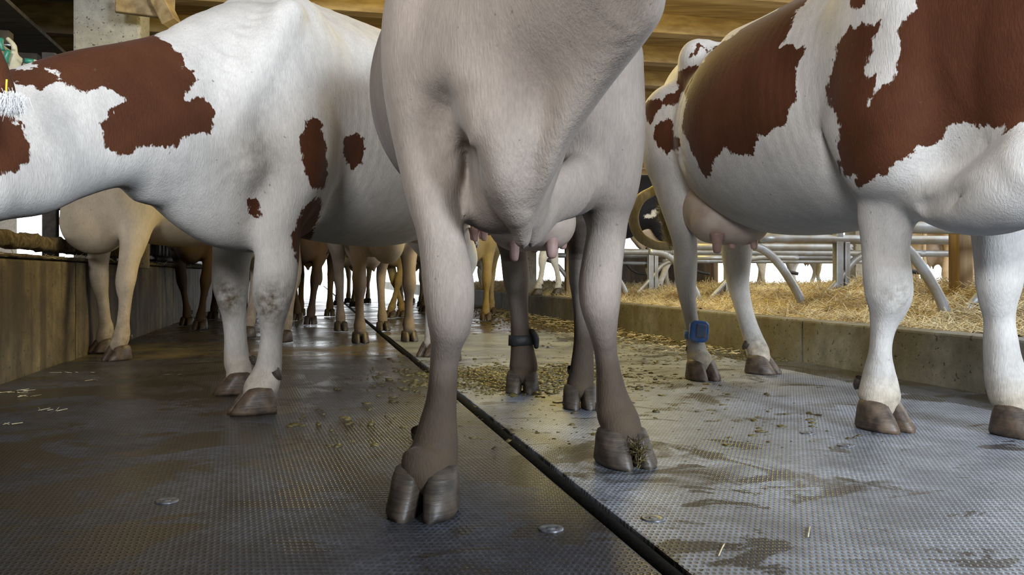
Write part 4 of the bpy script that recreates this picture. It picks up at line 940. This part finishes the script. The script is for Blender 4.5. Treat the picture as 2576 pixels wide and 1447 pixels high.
# screwed-down washers of the mats
for u, v, lab in ((1643, 1306, 'near the strip, nearest the camera'), (1386, 1332, 'left of the strip, below the hoof'), (2032, 1090, 'left of the right-hand foreleg, farther one'), (2128, 1122, 'left of the right-hand foreleg, nearer one'), (420, 1262, 'in the dark left foreground')):
    d = 967.5 / (v - HZ); c = P(u, v, d); V = []; Fq = []
    for i, (r, z) in enumerate(((.0225, 0), (.0225, .0022), (.020, .0032), (.0115, .0022), (.0085, .0005), (.0075, .0028), (.004, .0034), (.0005, .0034))):
        V += [(r * math.cos(a), r * math.sin(a), z) for a in np.linspace(0, 2 * math.pi, 24, endpoint=False)]
    for i in range(7):
        for j in range(24): Fq.append((i * 24 + j, i * 24 + (j + 1) % 24, (i + 1) * 24 + (j + 1) % 24, (i + 1) * 24 + j))
    tag(link('mat_washer', mesh_from('mat_washer', V, Fq), M['rubberwasher'], loc=(c[0], c[1], 0)), 'round mat fixing washer ' + lab, 'washer', 'fixing washers of the mats')

# ---- cubicle dividers of bent pipe on the straw bed
def divider(s, lab, ext=5.3, r=.029, z=.68, dirty=False, post=3.27):
    b = barn(s, 2.75, 0.2); root = bpy.data.objects.new('cubicle_divider', None); COL.objects.link(root); root.location = b
    tag(root, lab, 'cubicle divider', 'bent pipe cubicle dividers')
    L = lambda t, zz, ds=0.: tuple(np.array(barn(s + ds, t, zz)) - np.array(b))
    mt = M['steel']
    link('top_rail', tube_mesh('top_rail', [L(2.72, z), L(3.4, z - .003), L(4.4, z), L(ext, z)], r, seg=16), mt, root)
    link('bracket', tube_mesh('bracket', [L(2.60, z - .045), L(2.74, z - .07), L(2.86, z - .17), L(2.98, z - .34), L(3.02, .24)], r * .9, seg=16, n=8), mt, root)
    link('bracket', tube_mesh('bracket', [L(3.9, z - .09), L(3.55, z - .09), L(3.40, z - .13), L(3.28, z - .26), L(3.14, z - .40), L(3.10, .24)], r * .8, seg=16, n=8), mt, root)
    link('lower_rail', tube_mesh('lower_rail', [L(3.5, z - .09), L(4.4, z - .09), L(ext, z - .09)], r * .75, seg=14), mt, root)
    link('loop', tube_mesh('loop', [L(3.45, z + .35), L(3.52, z + .1), L(3.6, z - .02), L(3.75, z - .18), L(3.9, z - .22)], r * .5, seg=12, n=8), M['strap_dark'], root)
    bm = bmesh.new(); box(bm, L(post, .48), (.048, .05, .56), BARN_ROT, .004); link('post', bm_mesh('post', bm), mt, root)
    bm = bmesh.new(); box(bm, L(post + .055, .44), (.035, .05, .44), BARN_ROT, .004); link('post', bm_mesh('post', bm), mt, root)
    return root
nth = ['nearest the camera', 'second from the camera', 'third from the camera', 'fourth from the camera', 'fifth from the camera', 'sixth from the camera', 'farthest along the straw bed']
for k, (s, e) in enumerate(((3.57, 4.0), (4.82, 5.6), (6.3, 3.0), (7.9, 6.), (9.6, 3.2))): divider(s, 'galvanised bent-pipe cubicle divider, ' + (nth[k] if k < 4 else nth[6]), ext=e)
for s, t, lab in ((3.95, 3.43, 'thick weathered timber post standing in the straw at right'), (9.6, 2.95, 'timber post in the straw at the far cubicles')):
    bm = bmesh.new(); box(bm, (0, 0, .75), (.085, .085, 1.5), BARN_ROT, .006); x = barn(s, t, .2)
    o = link('timber_post', bm_mesh('timber_post', bm), M['wood'], loc=x); tag(o, lab, 'post')
bm = bmesh.new(); box(bm, (0, 0, 0), (3.4, .04, .05), BARN_ROT, .006)
tag(link('timber_rail', bm_mesh('timber_rail', bm), M['wood'], loc=barn(4.2, 4.6, .80)), 'dirty timber rail fixed behind the right-hand cow', 'rail')

# ---- feed side: mortar of trodden fodder, beam, posts, feeding bars
def rough_beam(name, s0, s1, t, z, w, h, mat, lab, cat, seed=0, kind=None):
    n = int((s1 - s0) / .035); V = []; Fq = []; m = 10
    for i in range(n + 1):
        s = s0 + (s1 - s0) * i / n
        for j in range(m):
            a = 2 * math.pi * j / m; g = 1 + .22 * math.sin(s * 9 + j * 1.7 + seed) * math.sin(s * 23 + j) + rng.normal(0, .05)
            V.append(barn(s, t + w / 2 * math.copysign(abs(math.cos(a)) ** .6, math.cos(a)) * g, z + h / 2 * math.copysign(abs(math.sin(a)) ** .6, math.sin(a)) * g))
    for i in range(n):
        for j in range(m): Fq.append((i * m + j, i * m + (j + 1) % m, (i + 1) * m + (j + 1) % m, (i + 1) * m + j))
    o = link(name, mesh_from(name, V, Fq), M[mat]); tag(o, lab, cat, kind=kind); return o
rough_beam('feed_beam', -1, 7.2, WL - .09, .612, .10, .075, 'crust', 'manure-crusted beam running above the feed wall', 'beam')
rough_beam('fodder_crust', -1, 20.5, WL - .07, .535, .15, .022, 'crust', 'crust of old fodder on top of the feed wall', 'fodder', 3, 'stuff')
s = rng.uniform(1.5, 9, 500); t = WL - rng.uniform(0, .14, 500)
tag(link('fodder_bits', straws_at(s, t, .53 + 0 * s, (.02, .08), .0015, .3), M['straw']), 'short straw bits lying on top of the feed wall', 'straw', kind='stuff')
k = 0
for s in (3.58, 5.0, 6.4, 8.0, 10.2, 12.4):
    bm = bmesh.new(); box(bm, (0, 0, .55), (.07, .07, 1.1), BARN_ROT, .008)
    tag(link('feed_post', bm_mesh('feed_post', bm), M['darkpost'], loc=barn(s, WL - .10, .53)), 'dark crusted post on the feed wall, ' + ['nearest the camera', 'second one along', 'third one along', 'fourth one along', 'fifth one along', 'farthest one along'][k], 'post', 'posts on the feed wall'); k += 1
def headlock(s, lab):
    b = barn(s, WL - .1, .53); root = bpy.data.objects.new('feed_barrier', None); COL.objects.link(root); root.location = b; tag(root, lab, 'feed barrier', 'feed barrier panels')
    L = lambda ds, z: tuple(np.array(barn(s + ds, WL - .1, z)) - np.array(b))
    link('top_rail', tube_mesh('top_rail', [L(-.85, 1.45), L(.85, 1.45)], .026, n=2), M['steeldark'], root)
    link('bottom_rail', tube_mesh('bottom_rail', [L(-.85, .60), L(.85, .60)], .030, n=2), M['steeldark'], root)
    for j in range(8):
        d = -.75 + j * .21; link('bar', tube_mesh('bar', [L(d, .58), L(d + (.05 if j % 2 else 0), 1.0), L(d, 1.45)], .017, seg=10, n=3), M['steeldark'], root)
for k, s in enumerate((7.2, 9.0, 10.8, 12.6, 14.4)): headlock(s, 'dark steel feed barrier panel, ' + ['nearest one', 'second along the wall', 'third along the wall', 'fourth along the wall', 'farthest one'][k])
# outer shed wall beyond the feed passage: dark boards, a light slot at animal height
bbox('wall_outer', -6, 6.9, WL - 6.1, WL - 6.0, 1.45, 3.0, 'darkbeam'); bbox('wall_outer', -6, 24, WL - 6.1, WL - 6.0, -.03, .30, 'darkbeam')
bbox('wall_outer', 6.9, 13.0, WL - 6.1, WL - 6.0, .30, 3.0, 'darkbeam'); bbox('wall_outer', 13.25, 24, WL - 6.1, WL - 6.0, .30, 3.0, 'darkbeam')
# concrete pillar with its bracket
pc = st(P(284, 0, 6.5)[0], 6.5)
bm = bmesh.new(); box(bm, (0, 0, 1.1), (.46, .40, 2.2), BARN_ROT, .02)
o = link('pillar', bm_mesh('pillar', bm), M['pillar'], loc=barn(pc[0], pc[1], .5)); o['kind'] = 'structure'
def plank(name, a, b, w, h, mat, lab=None, cat=None, kind=None):
    a, b = Vector(a), Vector(b); d = b - a; bm = bmesh.new(); bmesh.ops.create_cube(bm, size=1)
    for v in bm.verts: v.co = Vector((v.co.x * w, v.co.y * d.length, v.co.z * h))
    bmesh.ops.bevel(bm, geom=bm.edges[:], offset=.006, segments=1, affect='EDGES')
    o = link(name, bm_mesh(name, bm), M[mat], loc=(a + b) / 2); o.rotation_euler = d.to_track_quat('Y', 'Z').to_euler(); tag(o, lab, cat, kind=kind); return o
plank('timber_brace', P(372, -60, 6.1), P(432, 60, 6.1), .14, .10, 'beam', 'sloping timber brace beside the concrete pillar', 'brace')
plank('timber_brace', P(290, 2, 6.05), P(440, 22, 6.2), .06, .16, 'beam', 'short horizontal timber across the pillar top', 'brace')
# ceiling: boards carried by cross beams
CZ = 2.72
bbox('ceiling', 6.2, 21, -9.5, 9.5, CZ + .16, CZ + .20, 'beam')
bbox('ceiling', .2, 6.2, -9.5, 4.3, CZ + .16, CZ + .20, 'beam')  # boards stop short: unseen roof opening added to light the right-hand floor
bbox('ceiling', .2, 6.2, 8.3, 9.5, CZ + .16, CZ + .20, 'beam')
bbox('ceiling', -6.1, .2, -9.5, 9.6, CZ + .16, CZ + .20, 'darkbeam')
for k in range(15):
    s = 3.2 + k * 1.05
    bbox('trim_beam', s, s + .16, -1.6, 9.5, CZ - .02, CZ + .16, 'beam', .01)
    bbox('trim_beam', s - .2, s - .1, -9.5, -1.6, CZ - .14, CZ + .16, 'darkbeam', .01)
for k in range(9):      # slatted loft floor over the feed passage
    s = 4.6 + k * .62
    bbox('trim_beam', s, s + .10, -8.5, -2.0, 2.02, 2.12, 'darkbeam', .006)
bbox('ceiling', 4.0, 12, -8.5, -2.0, 2.30, 2.33, 'darkbeam')
for t in (2.55, 7.4):
    for s in (10.5, 15.5): bbox('pillar', s, s + .25, t, t + .25, 0, CZ, 'pillar', .01)
bbox('wall_back', 20.9, 21.0, WL - 3.9, WL, 0, 3.0, 'darkbeam')
bbox('wall_back', 20.9, 21.0, WL - 7, WL - 3.9, 1.9, 3.0, 'darkbeam')
bbox('wall_back', 20.9, 21.0, 2.6, 9.5, 1.5, 3.0, 'darkbeam')
bbox('wall_back', 20.9, 21.0, WL, 2.6, 2.1, 3.0, 'darkbeam')
bbox('floor', -6, 21, 7.6, 9.4, -.024, -.004, 'yard', .0)
bbox('ground', 21.1, 60, -20, 26, -.09, -.02, 'yard', .0); 
bbox('ground', -6, 21, 9.5, 40, -.09, -.018, 'yard', .0)
# low timber boarding along the back of the beds, far part
bbox('wall_low', 9.8, 15, 4.9, 4.96, .2, .72, 'wood', .004)
# ceiling lamp, glowing warm white
lp = P(905, 4, 7.6)
bm = bmesh.new(); box(bm, (0, 0, .03), (1.1, .16, .05), BARN_ROT, .01); root = link('ceiling_lamp', bm_mesh('ceiling_lamp', bm), M['bolt'], loc=lp + np.array([0, 0, .05])); tag(root, 'warm glowing lamp under the ceiling behind the left cow', 'lamp')
bm = bmesh.new(); box(bm, (0, 0, -.01), (1.0, .12, .06), BARN_ROT, .02); link('lamp_tube', bm_mesh('lamp_tube', bm), M['glow'], root)
# cream and green fastening above the neck at the left edge
fc = P(45, 135, 3.2); ff = Field(fc - .2, fc + .2, .006)
ff.chain([(*P(-30, 110, 3.2), .03, .03), (*P(20, 150, 3.2), .035, .035), (*P(70, 185, 3.2), .04, .05), (*P(110, 205, 3.2), .03, .04)], k=.02)
ff.chain([(*P(20, 98, 3.17), .008, .008), (*P(36, 118, 3.17), .010, .010), (*P(34, 150, 3.17), .014, .014), (*P(38, 185, 3.18), .02, .02)], k=.02)
ff.chain([(*P(84, 152, 3.17), .007, .007), (*P(95, 160, 3.17), .008, .008), (*P(94, 180, 3.18), .012, .012)], k=.02)
V2, Q2 = ff.mesh(2); o = link('halter_wrap', mesh_from('halter_wrap', V2 - fc, Q2), M['canvas'], loc=fc); tag(o, 'cream wrapped fitting with green clamps above the left cow\'s neck', 'fitting')
for a, b in (((2, 98), (6, 128)), ((22, 128), (14, 160)), ((62, 153), (84, 156))):
    link('clamp', shift(tube_mesh('clamp', [P(*a, 3.14), (P(*a, 3.14) + P(*b, 3.14)) / 2 + [0, -.005, 0], P(*b, 3.14)], .010, seg=10, n=3), fc), M['green'], o)
link('wire', shift(tube_mesh('wire', [P(50, 140, 3.13), P(60, 150, 3.12), P(55, 165, 3.12), P(58, 185, 3.14)], .0022, seg=8, n=6), fc), M['strap_dark'], o)
for u, v in ((12, 112), (72, 163)): link('bolt', shift(tube_mesh('bolt', [P(u, v, 3.12), P(u + 14, v + 2, 3.12)], .004, seg=8, n=1), fc), M['bolt'], o)
# ================================================= the rest of the herd
def G(u, v): d = 967.5 / (v - HZ); return ((u - CX) * d / F, d)
def G2(u, d): return ((u - CX) * d / F, d)
PG, BG = 'distant cows in the passage', 'cows on the far beds'
herd = [
 dict(label='cream tan cow standing beside the feed wall behind the left cow', mat='tan_coat', fl=G(305, 905), fr=G(268, 885), hl=G(716, 860), hd=(-.33, -.94), h=.013, neck=(-.75, -.35), size=1.02, tone=0., legtone=.15),
 dict(label='pale fawn cow facing the camera behind the left cow\'s belly', mat='fawn_coat', fl=G(1028, 858), fr=G(905, 862), hr=G(857, 832), hd=(.3, -.95), h=.013, neck=(.5, .2), size=.95, tone=.05, legtone=.45),
 dict(label='dark brown cow with its legs close together in the passage', mat='brown_coat', fl=G(782, 816), fr=G(748, 806), hd=(.15, -.99), group=PG, size=1., tone=.1, legtone=.2),
 dict(label='dark brown cow standing at the feed wall, muzzle to the barrier', mat='brown_coat', fl=G(505, 828), fr=G(472, 818), hd=(.1, -.99), group=PG, neck=(-.5, -.4), size=.98, tone=.2, legtone=.3),
 dict(label='ochre yellow cow right of the fawn cow, far hoof in wet light', mat='ochre_coat', fl=G(985, 799), fr=G(1012, 797), hd=(-.22, -.97), group=PG, neck=(-.3, 0), size=.98, tone=.1, legtone=.1),
 dict(label='yellowish cow seen between the legs of the grey cow', mat='ochre_coat', fl=G(1222, 806), fr=G(1150, 805), hd=(0, -1), group=PG, neck=(.2, .1), size=1., tone=0., legtone=.1),
 dict(label='white and brown cow far down the passage beside the bright doorway', mat='white_brown', fl=G(1060, 772), fr=G(1010, 770), hd=(0, -1), group=PG, h=.024, neck=(0, .1), size=1., tone=.3, legtone=.3),
 dict(label='grey-white cow behind the dark brown one in the passage', mat='white_brown', fl=G(890, 772), fr=G(850, 769), hd=(.05, -1), group=PG, h=.024, neck=(.1, -.1), size=1., tone=.5, legtone=.6),
 dict(label='tan cow deep in the passage left of the dark brown pair', mat='tan_coat', fl=G(640, 784), fr=G(606, 782), hd=(.1, -1), group=PG, h=.024, size=1., tone=.4, legtone=.5),
 dict(label='black and white cow standing on the straw behind the kerb', mat='black_white', fl=G2(1357, 9.25), fr=G2(1407, 9.55), hl=G2(1652, 9.2), hr=G2(1700, 9.6), hd=(-1, 0), neck=(-1.2, .1), size=.95, tone=0., legtone=0., ground=.23, patchoff=.10),
 dict(label='white and tan cow far right with its muzzle over the rail', mat='white_brown', fl=G2(1925, 10.6), fr=G2(1905, 11.0), hd=(.97, .2), group=BG, h=.024, neck=(0, -.35), size=.92, tone=.1, legtone=0., ground=.15),
 dict(label='black and white cow with a swollen udder beyond the divider posts', mat='black_white', fl=G2(2010, 13.4), fr=G2(1975, 13.4), hd=(-.05, 1), hl=G2(2068, 12.1), hr=G2(2030, 12.0), group=BG, h=.024, neck=(0, .1), size=.95, tone=0., legtone=0., ground=.10, patchoff=-.05),
 dict(label='red-brown and white cow with hanging udder left of the timber post', mat='cream_coat', fl=G2(2400, 10.6), fr=G2(2440, 10.6), hd=(.5, .87), hl=G2(2310, 9.5), hr=G2(2378, 9.3), group=BG, h=.024, neck=(0, .1), size=.95, tone=0., legtone=0., ground=.05, patchoff=.25),
 dict(label='brown and white cow at the far right edge beyond the timber post', mat='white_brown', fl=G2(2500, 13.2), fr=G2(2460, 13.2), hd=(0, 1), group=BG, h=.024, neck=(0, -.2), size=.98, tone=0., legtone=0., ground=.05, patchoff=.1),
]
for h_ in herd: far_cow(**h_)
# ================================================= light
w = bpy.data.worlds.new('daylight'); sc.world = w; w.use_nodes = True
bg = w.node_tree.nodes['Background']; bg.inputs[0].default_value = (.93, .97, 1.0, 1); bg.inputs[1].default_value = 4.0
def area(name, loc, target, size, power, col, sy=None):
    l = bpy.data.lights.new(name, 'AREA'); l.energy = power; l.color = col; l.size = size
    if sy: l.shape = 'RECTANGLE'; l.size_y = sy
    o = bpy.data.objects.new(name, l); COL.objects.link(o); o.location = loc
    o.rotation_euler = (Vector(target) - Vector(loc)).to_track_quat('-Z', 'Y').to_euler(); return o
area('door_daylight_left', (-1.0, -2.9, 2.45), (.2, 2.4, .8), 1.1, 320, (.96, .97, 1.0))
area('door_daylight_right', (3.0, -2.4, 2.4), (1.6, 2.2, .3), 1.3, 500, (.78, .88, 1.0))
l = bpy.data.lights.new('warm_shed_lamp', 'POINT'); l.energy = 190; l.color = (1., .80, .28); l.shadow_soft_size = .5
o = bpy.data.objects.new('warm_shed_lamp', l); COL.objects.link(o); o.location = (.30, 5.5, 2.15)
vs = sc.view_settings; vs.view_transform = 'Standard'; vs.look = 'None'; vs.exposure = 0; vs.gamma = 1; vs.use_curve_mapping = False
cy = sc.cycles; cy.max_bounces = 6; cy.diffuse_bounces = 4; cy.glossy_bounces = 3; cy.transmission_bounces = 2; cy.volume_bounces = 0
cy.caustics_reflective = False; cy.caustics_refractive = False; cy.adaptive_threshold = .025
